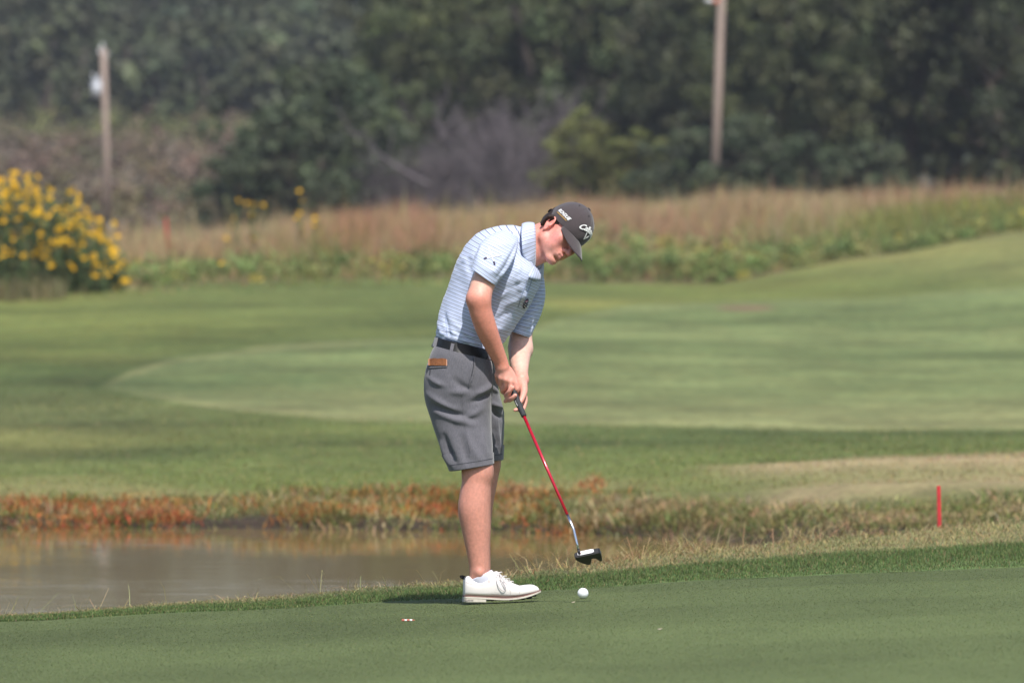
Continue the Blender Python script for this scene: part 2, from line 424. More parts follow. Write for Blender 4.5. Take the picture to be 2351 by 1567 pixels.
# ---- collar of the green
B, px, D = scatter(76000, -250, 2600, lambda u, D: D[0]+(D[1]-D[0])*u**.9)
n = len(B); pat = wob(B*[1, .6, 0], .35, 3)
uc = (B[:, 1]-D[0])/(D[1]-D[0])
h = rng.uniform(.010, .015, n)*(1+.2*pat)*(1+.85*ss(.30, .36, uc+.05*pat))
cc = cl(vary(C_collar*1.05, n, .28)); yl = rng.uniform(size=n) < .10; cc[yl] = cl(vary(C_straw*.7, yl.sum(), .2))
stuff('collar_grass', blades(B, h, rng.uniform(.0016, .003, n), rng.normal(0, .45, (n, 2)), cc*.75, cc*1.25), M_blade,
      'short bright green fringe grass round the edge of the putting green', 'grass')
# ---- straw and weeds on the near bank
parts = []
B, px, D = scatter(42000, -250, 2600, lambda u, D: D[1]-.2+(D[2]-D[1]+.5)*u)
n = len(B); pat = wob(B*[1, .6, 0], .30, 6)
straw = np.clip(.30+.35*pat+.15*(px > 1250), 0.05, .85)[:, None]
mix_ = (rng.uniform(size=(n, 1)) < straw)*1.0
cc = cl(vary(C_straw*1.0, n, .22)*mix_+vary(np.array([.155, .175, .078]), n, .22)*(1-mix_))
h = rng.uniform(.008, .030, n)*(1+.6*np.clip(pat, 0, 2))
parts.append(blades(B, h, rng.uniform(.002, .0035, n), rng.normal(0, 1.1, (n, 2)), cc*.85, cc*1.15))
# lying dead stalks and standing seed stems in tufts along the crest
tc_ = np.concatenate([rng.uniform(-200, 2500, 60), rng.normal(1250, 90, 16), rng.normal(1480, 110, 46), rng.normal(1760, 60, 10), rng.normal(1990, 35, 10), rng.normal(640, 120, 14), rng.normal(900, 60, 8), rng.normal(1150, 30, 12)])
Dk, Zk = lines_at(tc_); ty = Dk[2]+rng.uniform(-.15, .35, len(tc_)); tx = (tc_-CX)/FPX*ty
for x, y, p in zip(tx, ty, tc_):
    k = rng.integers(8, 30); sp = rng.uniform(.02, .10)
    b = np.stack([rng.normal(x, sp, k), rng.normal(y, sp*1.5, k)], 1); b = np.concatenate([b, ground_z(b[:, 0], b[:, 1])[:, None]], 1)
    big = 1.35 if 1200 < p < 2100 else .85
    hh = rng.uniform(.02, .085, k)*big*(rng.uniform(.4, 1.0) if rng.uniform() < .85 else 1.7); c = cl(vary((C_straw if rng.uniform() < .9 else np.array([.24, .13, .07]))*(1.3 if rng.uniform() < .7 else .9), k, .25))
    parts.append(blades(b, hh, rng.uniform(.0016, .0030, k), rng.normal(0, 1.35, (k, 2))+np.array([[.35*rng.normal(), 0]]), c*.85, c*1.2))
k = 170; p_ = rng.uniform(-100, 1900, k); Dk, Zk = lines_at(p_); y = Dk[2]+rng.uniform(0, .6, k); x = (p_-CX)/FPX*y; b = np.stack([x, y, ground_z(x, y)], 1)
c = cl(vary(np.array([.30, .28, .13]), k, .25)); parts.append(blades(b, rng.uniform(.06, .22, k), np.full(k, .0022), rng.normal(0, .75, (k, 2)), c, c*1.1))
stuff('bank_straw', parts, M_blade, 'dry straw and weeds along the near bank of the pond', 'dry grass')

# ---- reeds and red weeds of the far bank
parts = []
B, px, D = scatter(72000, -300, 2650, lambda u, D: D[5]-.02+(D[7]+.7-D[5])*u)
n = len(B); u_ = (B[:, 1]-D[5])/(D[7]-D[5])
pat = wob(B*[1, .8, 0], .55, 1); pat2 = wob(B*[1, .8, 0], .22, 9)
g_ = lambda c, s: np.exp(-((px-c)/s)**2)
red = (.95*g_(120, 170)+.75*g_(385, 45)+.55*g_(1000, 75)+.85*g_(1235, 110)+.4*g_(880, 50)*ss(.4, 1., u_)+.30*g_(1400, 110)+.2*g_(700, 60))*(1-.5*ss(.75, 1.15, u_))
red = np.clip(red+.30*pat-.06, 0, 1)
tan = np.clip(.50+.5*pat2+.3*ss(1350, 1900, px)+.35*g_(720, 120), 0, 1)
kind = rng.uniform(size=n)
cR = np.array([.50, .125, .045]); cO = np.array([.48, .21, .055]); cG = np.array([.145, .180, .045]); cT = np.array([.42, .33, .165])
c = np.where((kind < red*.80)[:, None], np.where((rng.uniform(size=n) < .55)[:, None], cR, cO), np.where((rng.uniform(size=n) < tan*.55)[:, None], cT, cG))
c = cl(vary(c, n, .28)); dark = np.clip(1-u_*2.6, 0, 1)[:, None]
h = rng.uniform(.018, .085, n)*(1+.8*np.clip(pat2, -.9, 1.6)+.35*np.clip(pat, -.9, 1))*(1-.6*ss(.5, 1.2, u_))*(.40+.85*np.clip(np.maximum(red, .75*g_(730, 100)+.55*(px > 1350)), 0, 1)*(.6+.6*ss(-.6, .9, wob(B*[1, .5, 0], 1.1, 21))))
tops = .95+.3*rng.uniform(size=(n, 1))
fade = (ss(.75, 1.3, u_)*.75)[:, None]; c = c*(1-fade)+cl(vary(C_rough*1.25, n, .15))*fade
kp = ((px < 1500) | (rng.uniform(size=n) < .5*(1-ss(.4, .85, u_)))) & (rng.uniform(size=n) < .45+.6*ss(-.8, .4, wob(B*[1, .7, 0], .8, 23)))
parts.append(blades(B[kp], h[kp], rng.uniform(.004, .010, kp.sum()), rng.normal(0, 1.0, (kp.sum(), 2)), cl(c[kp]*.75), cl(c[kp]*tops[kp])))
# overhanging, leafy tussocks on the right part of the far bank
tc_ = rng.uniform(1330, 2500, 120); Dk, Zk = lines_at(tc_); ty = Dk[6]+rng.uniform(-.2, 1.1, 120)*np.where(tc_ > 1700, .6, 1.0); tx = (tc_-CX)/FPX*ty
for x, y, p in zip(tx, ty, tc_):
    k = rng.integers(60, 160); s = rng.uniform(.05, .14); low = np.interp(p, [1500, 2000], [1, .5])*rng.uniform(.5, 1.2)
    b = np.stack([rng.normal(x, s, k), rng.normal(y, s, k)], 1); b = np.concatenate([b, ground_z(b[:, 0], b[:, 1])[:, None]], 1)
    base = np.array([(.17, .20, .06), (.44, .35, .19), (.30, .27, .11), (.38, .27, .14), (.15, .18, .05)][rng.integers(0, 5)])
    c = cl(vary(base, k, .25)); parts.append(blades(b, rng.uniform(.04, .17, k)*low, rng.uniform(.004, .009, k), rng.normal(0, 1.0, (k, 2)), c*.7, c*1.2))
tc_ = np.concatenate([rng.uniform(-150, 1330, 46), rng.normal(730, 70, 26), rng.normal(130, 120, 16), rng.normal(1010, 60, 12)]); nt_ = len(tc_)
Dk, Zk = lines_at(tc_); ty = Dk[6]+rng.uniform(-.25, 1.9, nt_); tx = (tc_-CX)/FPX*ty
for x, y, p in zip(tx, ty, tc_):
    k = rng.integers(40, 130); s = rng.uniform(.05, .16)
    b = np.stack([rng.normal(x, s*1.4, k), rng.normal(y, s, k)], 1); b = np.concatenate([b, ground_z(b[:, 0], b[:, 1])[:, None]], 1)
    pal = [cT, cT*.8, cG*1.1, cO*.8] if 560 < p < 900 else [cR*.85, cO*.85, cG, cT*.8, cG*.8]
    c = cl(vary(pal[rng.integers(0, len(pal))], k, .25)); parts.append(blades(b, rng.uniform(.03, .15, k)*rng.uniform(.6, 1.2), rng.uniform(.004, .009, k), rng.normal(0, 1.0, (k, 2)), c*.7, c*1.15))
# a small red patch further up the slope
for pc, rc, s in ((870, 1108, 42), (935, 1113, 30), (1180, 1122, 26), (1360, 1106, 14), (1170, 1150, 40)):
    k = 230; p_ = rng.normal(pc, s, k); y = 48.1+rng.normal(0, .7, k)-(rc-1115)*.03; x = (p_-CX)/FPX*y; b = np.stack([x, y, ground_z(x, y)], 1)
    c = cl(vary(np.where((rng.uniform(size=(k, 1)) < .55), cR*.7+cT*.15, cT*.8), k, .3)); parts.append(blades(b, rng.uniform(.015, .06, k), rng.uniform(.006, .012, k), rng.normal(0, 1., (k, 2)), c*.8, c*1.1))
stuff('bank_plants', parts, M_blade, 'red, tan and green waterside weeds along the far bank of the pond', 'weeds')

# ---- grass tufts of the slope and fairway beyond the pond
parts = []
B, px, D = scatter(150000, -400, 2750, lambda u, D: D[7]+.3+(D[13]-D[7])*u**1.25)
_, row_ = pix(B); f_ = lens(px, row_, FAIR)
keep = ((f_ < 1+9*rng.normal(size=len(B))) | (rng.uniform(size=len(B)) < .22)) & (rng.uniform(size=len(B)) < .35+.65*ss(85, 60, B[:, 1])); B, px, D = B[keep], px[keep], D[:, keep]
n = len(B); f_ = f_[keep]; cf = np.where((B[:, 1] < D[8])[:, None], col_bank(B), col_fair(B))
c = cl(vary(cf*1.38, n, .11)); pat = wob(B*[1, .4, 0], .6, 4); pat3 = wob(B*[1, .3, 0], 2.5, 13)
c = c*(1+.09*pat+.12*pat3)[:, None]; dry = rng.uniform(size=n) < .06+.06*pat3; c[dry] = cl(vary(C_straw*1.1, dry.sum(), .2))
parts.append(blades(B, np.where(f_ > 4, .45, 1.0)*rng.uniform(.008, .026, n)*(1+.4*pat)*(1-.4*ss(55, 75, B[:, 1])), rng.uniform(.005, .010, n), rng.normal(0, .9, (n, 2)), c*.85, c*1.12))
stuff('slope_grass', parts, M_blade, 'uneven mown grass on the slope between pond and meadow', 'grass')

# ---- meadow: tall russet and straw grasses with green forbs along the mown edge
parts = []
B, px, D = scatter(106000, -500, 2850, lambda u, D: D[13]-3.0+(D[15]+17-D[13])*u)
kp = (B[:, 1] > D[13]+.4) | ((px < 1250) & (rng.uniform(size=len(B)) < .5)); B, px, D = B[kp], px[kp], D[:, kp]
n = len(B); u_ = (B[:, 1]-D[13])/(D[15]-D[13]); pat = wob(B*[1, .35, 0], 3.2, 2); pat2 = wob(B*[1, .10, 0], .9, 8); pat4 = wob(B*[1, .06, 0], 1.7, 16); pat5 = wob(B*[1, .06, 0], 2.6, 19)
cRu = np.array([.37, .195, .122]); cTa = np.array([.40, .295, .165]); cYg = np.array([.25, .245, .075]); cGr = np.array([.140, .178, .055])
r_ = rng.uniform(size=n); green_share = np.clip(1.0-u_*1.1+.35*pat+.20*pat2+.45*pat4+.10*(px > 1500)+.18*(px < 780), .10, .97)
c = np.where((r_ < green_share)[:, None], np.where((rng.uniform(size=n) < .55)[:, None], cGr, cYg), np.where((rng.uniform(size=n) < .36+.35*pat2+.5*pat5+.8*np.exp(-((px-820)/45)**2)+.8*np.exp(-((px-955)/40)**2))[:, None], cRu, cTa))
yellow = (wob(B*[1, .4, 0], 2.0, 12) > .55) & (rng.uniform(size=n) < .35); c[yellow] = [.32, .27, .06]
c = cl(vary(c, n, .2))
h = np.where(r_ < green_share, rng.uniform(.25, .60, n), rng.uniform(.50, .95, n))*(1+.22*pat2+.12*pat4)*(.18+.82*ss(-.05, .30, u_))
h *= np.where(px < 620, .72, 1.0)
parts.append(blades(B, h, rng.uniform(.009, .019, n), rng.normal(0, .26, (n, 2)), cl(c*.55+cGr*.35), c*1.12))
k = 900; Bk, pk, Dk_ = scatter(k, -400, 2800, lambda u, D: D[14]+(D[15]+8-D[14])*u); c = cl(vary(cTa*.9+cGr*.3, k, .2))
parts.append(blades(Bk, rng.uniform(.8, 1.35, k), np.full(k, .02), rng.normal(0, .15, (k, 2)), c*.8, c))
stuff('meadow_grass', parts, M_blade, 'tall russet and straw coloured meadow grass beyond the fairway', 'tall grass')

def leaf_quads(P_, Nn, size, C, elong=1.5):
    n = len(P_); r = rng.normal(size=(n, 3)); T = np.cross(Nn, r); T /= np.maximum(np.linalg.norm(T, axis=1), 1e-9)[:, None]; Bt = np.cross(Nn, T)
    s = (size/2)[:, None]
    V = np.stack([P_-T*s*elong, P_-Bt*s*.8+T*s*.1, P_+T*s*elong, P_+Bt*s*.8+T*s*.1], 1).reshape(-1, 3)
    F = np.arange(n*4).reshape(n, 4); return V, F, np.repeat(C, 4, 0)
def leaf_cloud(cent, rad, per, size, col, var=.22, cvar=.18, up=.35):
    K = len(cent); idx = np.repeat(np.arange(K), per); n = len(idx)
    d = rng.normal(size=(n, 3)); d /= np.linalg.norm(d, axis=1)[:, None]
    r = rng.uniform(.25, 1, n)**.6
    P_ = cent[idx]+d*(rad[idx]*r)[:, None]*np.array([1, 1, .8])
    Nn = d*.8+rng.normal(0, .55, (n, 3))+np.array([0, -.1, up]); Nn /= np.linalg.norm(Nn, axis=1)[:, None]
    base = np.asarray(col) if np.ndim(col) == 2 else np.repeat(np.asarray(col)[None], K, 0)
    base = base*(1+cvar*rng.normal(size=(K, 1)))*(1+.05*rng.normal(size=(K, 3)))
    C = cl(base[idx]*(1+var*rng.normal(size=(n, 1))))
    return leaf_quads(P_, Nn, rng.uniform(.7, 1.3, n)*size, C)

# forbs: leafy green edge of the meadow
K = 1400; p_ = np.concatenate([rng.uniform(1250, 2650, 820), rng.uniform(-300, 1250, 280), rng.uniform(2650, 4000, 150), rng.uniform(-1700, -300, 150)]); Dk, Zk = lines_at(p_); y = Dk[13]+rng.uniform(.05, 1, K)**1.5*np.where(p_ > 1200, 24, 13); x = (p_-CX)/FPX*y
hgt = np.where(p_ > 1300, 1.0, .55)*(.6+.5*wob(np.stack([x, y*.4, 0*x], 1), 2.2, 4))
cent = np.stack([x, y, ground_z(x, y)+rng.uniform(.02, .60, K)*np.clip(hgt, .1, 1.3)], 1)
r3 = rng.uniform(size=K); fc = np.where((r3 < .6)[:, None], np.array([.132, .182, .055]), np.where((r3 < .93)[:, None], np.array([.20, .21, .070]), np.array([.34, .29, .06])))
stuff('meadow_forbs', leaf_cloud(cent, rng.uniform(.12, .34, K), 42, .055, fc), M_leaf, 'leafy green weeds along the foot of the tall grass', 'weeds')

# ---- scrub on the far slope at the left
K = 1300; p_ = rng.uniform(-1900, 1000, K)*np.where(rng.uniform(size=1300) < .8, 1, 1); p_ = np.where((p_ < -500) & (rng.uniform(size=1300) < .45), rng.uniform(-500, 1000, 1300), p_); y = 180+145*rng.uniform(0, 1, K)**.9; x = (p_-CX)/FPX*y
pp = np.stack([x, y*.5, 0*x], 1); w_ = wob(pp, 6, 3)
cent = np.stack([x, y, ground_z(x, y)+rng.uniform(.05, .5, K)], 1)
cS = np.where((w_+(y-240)/160 > .35)[:, None], np.array([.110, .118, .042]), np.where((rng.uniform(size=K) < .5)[:, None], np.array([.150, .105, .078]), np.array([.130, .112, .058])))
parts = [leaf_cloud(cent, rng.uniform(.3, 1.0, K)*(1+.5*np.clip(w_, 0, 1)), 42, .16, cS, cvar=.2)]
stuff('slope_scrub', parts, M_leaf, 'brown and dull green scrub covering the distant slope', 'scrub')

# ================================================================== the golfer
class Vol:
    """Signed-distance volume: organic shapes by smooth unions, meshed with surface nets."""
    def __init__(s, lo, hi, h):
        s.lo = np.array(lo, float); s.h = h
        s.n = np.ceil((np.array(hi)-s.lo)/h).astype(int)+1
        s.d = np.full(s.n, 0.2, np.float32)
        s.ax = [s.lo[i]+h*np.arange(s.n[i]) for i in range(3)]
    def _box(s, lo, hi):
        a = np.maximum(np.floor((np.array(lo)-s.lo)/s.h).astype(int), 0)
        b = np.minimum(np.ceil((np.array(hi)-s.lo)/s.h).astype(int)+1, s.n)
        return a, b
    def _apply(s, f, lo, hi, k, op):
        a, b = s._box(np.array(lo)-k-0.012, np.array(hi)+k+0.012)
        if np.any(b <= a): return
        X = s.ax[0][a[0]:b[0], None, None]; Y = s.ax[1][None, a[1]:b[1], None]; Z = s.ax[2][None, None, a[2]:b[2]]
        v = f(X, Y, Z).astype(np.float32)
        sub = s.d[a[0]:b[0], a[1]:b[1], a[2]:b[2]]
        if op == 'u':
            hh = np.maximum(k-np.abs(sub-v), 0)/max(k, 1e-6); sub[:] = np.minimum(sub, v)-hh*hh*k*0.25
        elif op == 's':
            hh = np.maximum(k-np.abs(-sub-v), 0)/max(k, 1e-6); sub[:] = -(np.minimum(-sub, v)-hh*hh*k*0.25)
        elif op == 'i':
            hh = np.maximum(k-np.abs(sub-v), 0)/max(k, 1e-6); sub[:] = np.maximum(sub, v)+hh*hh*k*0.25
    def cap(s, a, b, ra, rb, k=0.01, op='u'):
        a = np.array(a, float); b = np.array(b, float); ab = b-a; L2 = max(ab @ ab, 1e-12)
        def f(X, Y, Z):
            t = np.clip(((X-a[0])*ab[0]+(Y-a[1])*ab[1]+(Z-a[2])*ab[2])/L2, 0, 1)
            return np.sqrt((X-a[0]-t*ab[0])**2+(Y-a[1]-t*ab[1])**2+(Z-a[2]-t*ab[2])**2)-(ra+(rb-ra)*t)
        r = max(ra, rb); s._apply(f, np.minimum(a, b)-r, np.maximum(a, b)+r, k, op)
    def chain(s, pts, k=0.01, sub=8):
        """A tapering limb through the joints: one smooth tube, joined to the rest with blend k."""
        Q = catmull(np.array([[*p[0], p[1]] for p in pts], float), (len(pts)-1)*sub+1)
        def f(X, Y, Z):
            out = None
            for a, b in zip(Q[:-1], Q[1:]):
                ab = b[:3]-a[:3]; L2 = max(ab @ ab, 1e-12)
                t = np.clip(((X-a[0])*ab[0]+(Y-a[1])*ab[1]+(Z-a[2])*ab[2])/L2, 0, 1)
                v = np.sqrt((X-a[0]-t*ab[0])**2+(Y-a[1]-t*ab[1])**2+(Z-a[2]-t*ab[2])**2)-(a[3]+(b[3]-a[3])*t)
                out = v if out is None else np.minimum(out, v)
            return out
        r = Q[:, 3].max(); s._apply(f, Q[:, :3].min(0)-r, Q[:, :3].max(0)+r, k, 'u')
    def ell(s, c, R, frame=None, k=0.01, op='u'):
        c = np.array(c, float); M = np.eye(3) if frame is None else np.array(frame); R = np.array(R, float)
        def f(X, Y, Z):
            x, y, z = X-c[0], Y-c[1], Z-c[2]
            q = [(x*M[i][0]+y*M[i][1]+z*M[i][2]) for i in range(3)]
            k0 = np.sqrt((q[0]/R[0])**2+(q[1]/R[1])**2+(q[2]/R[2])**2)
            k1 = np.sqrt((q[0]/R[0]**2)**2+(q[1]/R[1]**2)**2+(q[2]/R[2]**2)**2)+1e-9
            return k0*(k0-1)/k1
        r = R.max(); s._apply(f, c-r, c+r, k, op)
    def mesh(s, smooth=1):
        d = s.d; neg = d < 0
        cnt = np.zeros(s.n-1, np.uint8)
        C = [(i, j, l) for i in (0, 1) for j in (0, 1) for l in (0, 1)]
        sl_ = lambda A, c: A[c[0]:A.shape[0]-1+c[0], c[1]:A.shape[1]-1+c[1], c[2]:A.shape[2]-1+c[2]]
        for c in C: cnt += sl_(neg, c)
        act = (cnt > 0) & (cnt < 8)
        I = np.argwhere(act)
        idx = np.full(act.shape, -1, np.int32); idx[act] = np.arange(len(I))
        val = {c: d[I[:, 0]+c[0], I[:, 1]+c[1], I[:, 2]+c[2]] for c in C}
        acc = np.zeros((len(I), 3)); nn = np.zeros(len(I))
        for c in C:
            for ax in range(3):
                if c[ax]: continue
                e = list(c); e[ax] = 1; e = tuple(e)
                v0, v1 = val[c], val[e]; m = (v0 < 0) != (v1 < 0)
                t = np.where(m, v0/np.where(m, v0-v1, 1), 0)
                p = np.repeat(np.array(c, float)[None], len(I), 0); p[:, ax] = t
                acc[m] += p[m]; nn += m
        V = s.lo+s.h*(I+acc/nn[:, None])
        Q = []
        for ax in range(3):
            A = [slice(1, -1)]*3; A[ax] = slice(0, -1); B = [slice(1, -1)]*3; B[ax] = slice(1, None)
            n0, n1 = neg[tuple(A)], neg[tuple(B)]
            e = np.argwhere(n0 != n1); o = np.array([1, 1, 1]); o[ax] = 0; e = e+o
            u, v = (ax+1) % 3, (ax+2) % 3
            def cell(du, dv):
                q = e.copy(); q[:, u] -= du; q[:, v] -= dv; return idx[q[:, 0], q[:, 1], q[:, 2]]
            q = np.stack([cell(1, 1), cell(0, 1), cell(0, 0), cell(1, 0)], 1)
            flip = ~neg[e[:, 0], e[:, 1], e[:, 2]]
            q[flip] = q[flip][:, ::-1]
            Q.append(q)
        F = np.concatenate(Q)
        for _ in range(smooth):
            S = np.zeros_like(V); w = np.zeros(len(V))
            for i in range(4):
                a, b = F[:, i], F[:, (i+1) % 4]
                np.add.at(S, a, V[b]); np.add.at(w, a, 1); np.add.at(S, b, V[a]); np.add.at(w, b, 1)
            V = 0.5*V+0.5*S/np.maximum(w, 1)[:, None]
        return V, F

def catmull(K, m):
    K = np.asarray(K, float); n = len(K)
    t = np.linspace(0, n-1, m); i = np.minimum(t.astype(int), n-2); u = (t-i)[:, None]
    p = lambda j: K[np.clip(j, 0, n-1)]
    p0, p1, p2, p3 = p(i-1), p(i), p(i+1), p(i+2)
    return 0.5*(2*p1+(p2-p0)*u+(2*p0-5*p1+4*p2-p3)*u**2+(3*p1-p0-3*p2+p3)*u**3)

def vnormals(V, F):
    a = V[F[:, 2]]-V[F[:, 0]]; b = V[F[:, 3]]-V[F[:, 1]]; fn = np.cross(a, b)
    N = np.zeros_like(V)
    for i in range(4): np.add.at(N, F[:, i], fn)
    return N/np.maximum(np.linalg.norm(N, axis=1), 1e-12)[:, None]

def loft(secs, rings, seg, ex=2.3):
    """secs rows: back px,row, front px,row, centre dy, half depth, skew dy of the front point. Returns V,F,s,theta (grid rings x seg)."""
    S = catmull(np.array(secs, float), rings)
    th = np.linspace(0, 2*math.pi, seg, endpoint=False)
    c, s = np.cos(th), np.sin(th)
    cc = np.sign(c)*np.abs(c)**(2/ex); ss = np.sign(s)*np.abs(s)**(2/ex)
    V = np.zeros((rings, seg, 3)); cen = []
    for i in range(rings):
        A = G(S[i, 0], S[i, 1], S[i, 4]-S[i, 6]); B = G(S[i, 2], S[i, 3], S[i, 4]+S[i, 6])
        o = (A+B)/2; a = (B-A)/2
        dd = np.cross(a, [0, 0, 1.0]); dd = np.array([0, 1, 0.0])
        V[i] = o+cc[:, None]*a+ss[:, None]*dd*S[i, 5]; cen.append(o)
    cen = np.array(cen); arc = np.concatenate([[0], np.cumsum(np.linalg.norm(np.diff(cen, axis=0), axis=1))])
    i, j = np.meshgrid(np.arange(rings-1), np.arange(seg), indexing='ij'); j2 = (j+1) % seg
    F = np.stack([i*seg+j, i*seg+j2, (i+1)*seg+j2, (i+1)*seg+j], -1).reshape(-1, 4)
    V = V.reshape(-1, 3)
    sarr = np.repeat(arc, seg); tharr = np.tile(th, rings)
    N = vnormals(V, F)
    if np.mean(np.sum(N*(V-V.mean(0)), 1)) < 0: F = F[:, ::-1].copy()
    return V, F, sarr, tharr

def folds(V, F, L, fade=0.15, near=True):
    """Soft creases: each (x0,y0,x1,y1,width px,amp mm) pushes the cloth out (or in, if negative) along a line seen from the front."""
    for (x0, y0, x1, y1, w, amp) in L:
        N = vnormals(V, F); px, ry = pix(V)
        d = np.array([x1-x0, y1-y0]); l2 = d @ d
        t = ((px-x0)*d[0]+(ry-y0)*d[1])/l2; tc = np.clip(t, 0, 1)
        # a slight curve makes the crease less ruler-straight
        bow = np.sin(tc*math.pi)*w*0.5
        nx, ny = -d[1]/math.sqrt(l2), d[0]/math.sqrt(l2)
        dist = np.hypot(px-x0-tc*d[0]-bow*nx, ry-y0-tc*d[1]-bow*ny)
        m = np.exp(-(dist/w)**2)*np.sin(np.clip(tc*0.9+0.05, 0, 1)*math.pi)**0.6
        if near: m = m*np.clip(-N[:, 1]*2.0, 0, 1)
        V = V+N*(m*amp*0.0014)[:, None]
    return V

def solid(o, t, off=-1.0):
    md = o.modifiers.new('thickness', 'SOLIDIFY'); md.thickness = t; md.offset = off; return o
def subsurf(o, lv=1):
    md = o.modifiers.new('round', 'SUBSURF'); md.levels = lv; md.render_levels = lv; return o

# ---- cloth / skin / leather materials
M_skin = mat('skin', rough=0.45, spec=0.4, attr=True, sss=0.2, var=0.09, vscale=90, bump=0.12, bscale=500)
def stripe_mat(name):
    m = mat(name, rough=0.75, spec=0.2, sheen=0.15, bump=0.10, bscale=900)
    nt = m.node_tree; n = nt.nodes; L = nt.links; b = n['Principled BSDF']
    a = n.new('ShaderNodeAttribute'); a.attribute_name = 'stripe'
    mu = n.new('ShaderNodeMath'); mu.operation = 'MULTIPLY'; mu.inputs[1].default_value = 1/0.0138
    fr = n.new('ShaderNodeMath'); fr.operation = 'FRACT'
    ws = n.new('ShaderNodeMath'); ws.operation = 'PINGPONG'; ws.inputs[1].default_value = 0.5
    L.new(a.outputs['Fac'], mu.inputs[0]); L.new(mu.outputs[0], fr.inputs[0]); L.new(fr.outputs[0], ws.inputs[0])
    cr = n.new('ShaderNodeValToRGB'); cr.color_ramp.interpolation = 'LINEAR'
    e = cr.color_ramp.elements
    base = (0.47, 0.535, 0.74, 1); line = (0.125, 0.14, 0.25, 1); pale = (0.56, 0.62, 0.77, 1)
    e[0].position = 0.0; e[0].color = line; e[1].position = 0.5; e[1].color = base
    for p, c in ((0.055, line), (0.10, pale), (0.26, pale), (0.33, base)):
        q = e.new(p); q.color = c
    L.new(ws.outputs[0], cr.inputs[0]); L.new(cr.outputs[0], b.inputs['Base Color'])
    return m
M_shirt = stripe_mat('shirt_stripe')
M_shorts = mat('shorts_twill', base=(0.125, 0.122, 0.140), rough=0.85, spec=0.2, var=0.20, vscale=420, bump=0.2, bscale=700, stretch=(1, 1, 0.16), sheen=0.25)
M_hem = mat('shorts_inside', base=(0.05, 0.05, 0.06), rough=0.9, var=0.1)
M_belt = mat('belt_leather', base=(0.009, 0.009, 0.009), rough=0.42, spec=0.3, bump=0.06, bscale=300)
M_cap = mat('cap_cloth', base=(0.062, 0.050, 0.053), rough=0.9, spec=0.15, var=0.12, vscale=300, bump=0.15, bscale=900, sheen=0.3)
M_capblack = mat('cap_underside', base=(0.012, 0.011, 0.012), rough=0.9, spec=0.1, var=0.1)
M_white = mat('white_thread', base=(0.80, 0.80, 0.80), rough=0.7, var=0.04)
M_gold = mat('gold_thread', base=(0.60, 0.36, 0.10), rough=0.6, var=0.05)
M_hair = mat('hair', base=(0.030, 0.017, 0.012), rough=0.5, spec=0.35, var=0.35, vscale=260, bump=0.5, bscale=500, stretch=(1, 1, 0.3))
M_shoe = mat('shoe_leather', base=(0.76, 0.72, 0.69), rough=0.42, spec=0.4, var=0.03, vscale=40, bump=0.05, bscale=250)
M_sole = mat('shoe_sole', base=(0.60, 0.55, 0.47), rough=0.6, var=0.08, vscale=60)
M_welt = mat('shoe_welt', base=(0.22, 0.12, 0.10), rough=0.6, var=0.15, vscale=90)
M_sock = mat('sock', base=(0.72, 0.72, 0.84), rough=0.9, var=0.04, bump=0.3, bscale=700)
M_dark = mat('dark_thread', base=(0.032, 0.020, 0.060), rough=0.7, var=0.2, vscale=300)
M_eye = mat('eye', base=(0.55, 0.52, 0.50), rough=0.2, var=0.05)
M_iris = mat('iris', base=(0.02, 0.015, 0.012), rough=0.15, var=0.1)

golfer = empty('person', G(1150, 1380, 0.0))
tag(golfer, 'golfer in blue striped polo shirt, grey shorts and dark cap, bent over a putt', 'person')

# ---- head frame: U crown, F face, R right side (towards the camera)
U = np.array([0.765, 0.03, 0.643]); U /= np.linalg.norm(U)
F0 = np.array([0.643, 0, -0.765]); F0 -= U*(F0 @ U); F0 /= np.linalg.norm(F0)
Sd = np.cross(F0, U)                       # right side of the head
YAW = math.radians(45)
Fv = F0*math.cos(YAW)+Sd*math.sin(YAW); Rv = np.cross(Fv, U)
HC = G(1295, 529, -0.01)
HF = [Fv, Rv, U]
def H(f, r, u): return HC+Fv*f+Rv*r+U*u

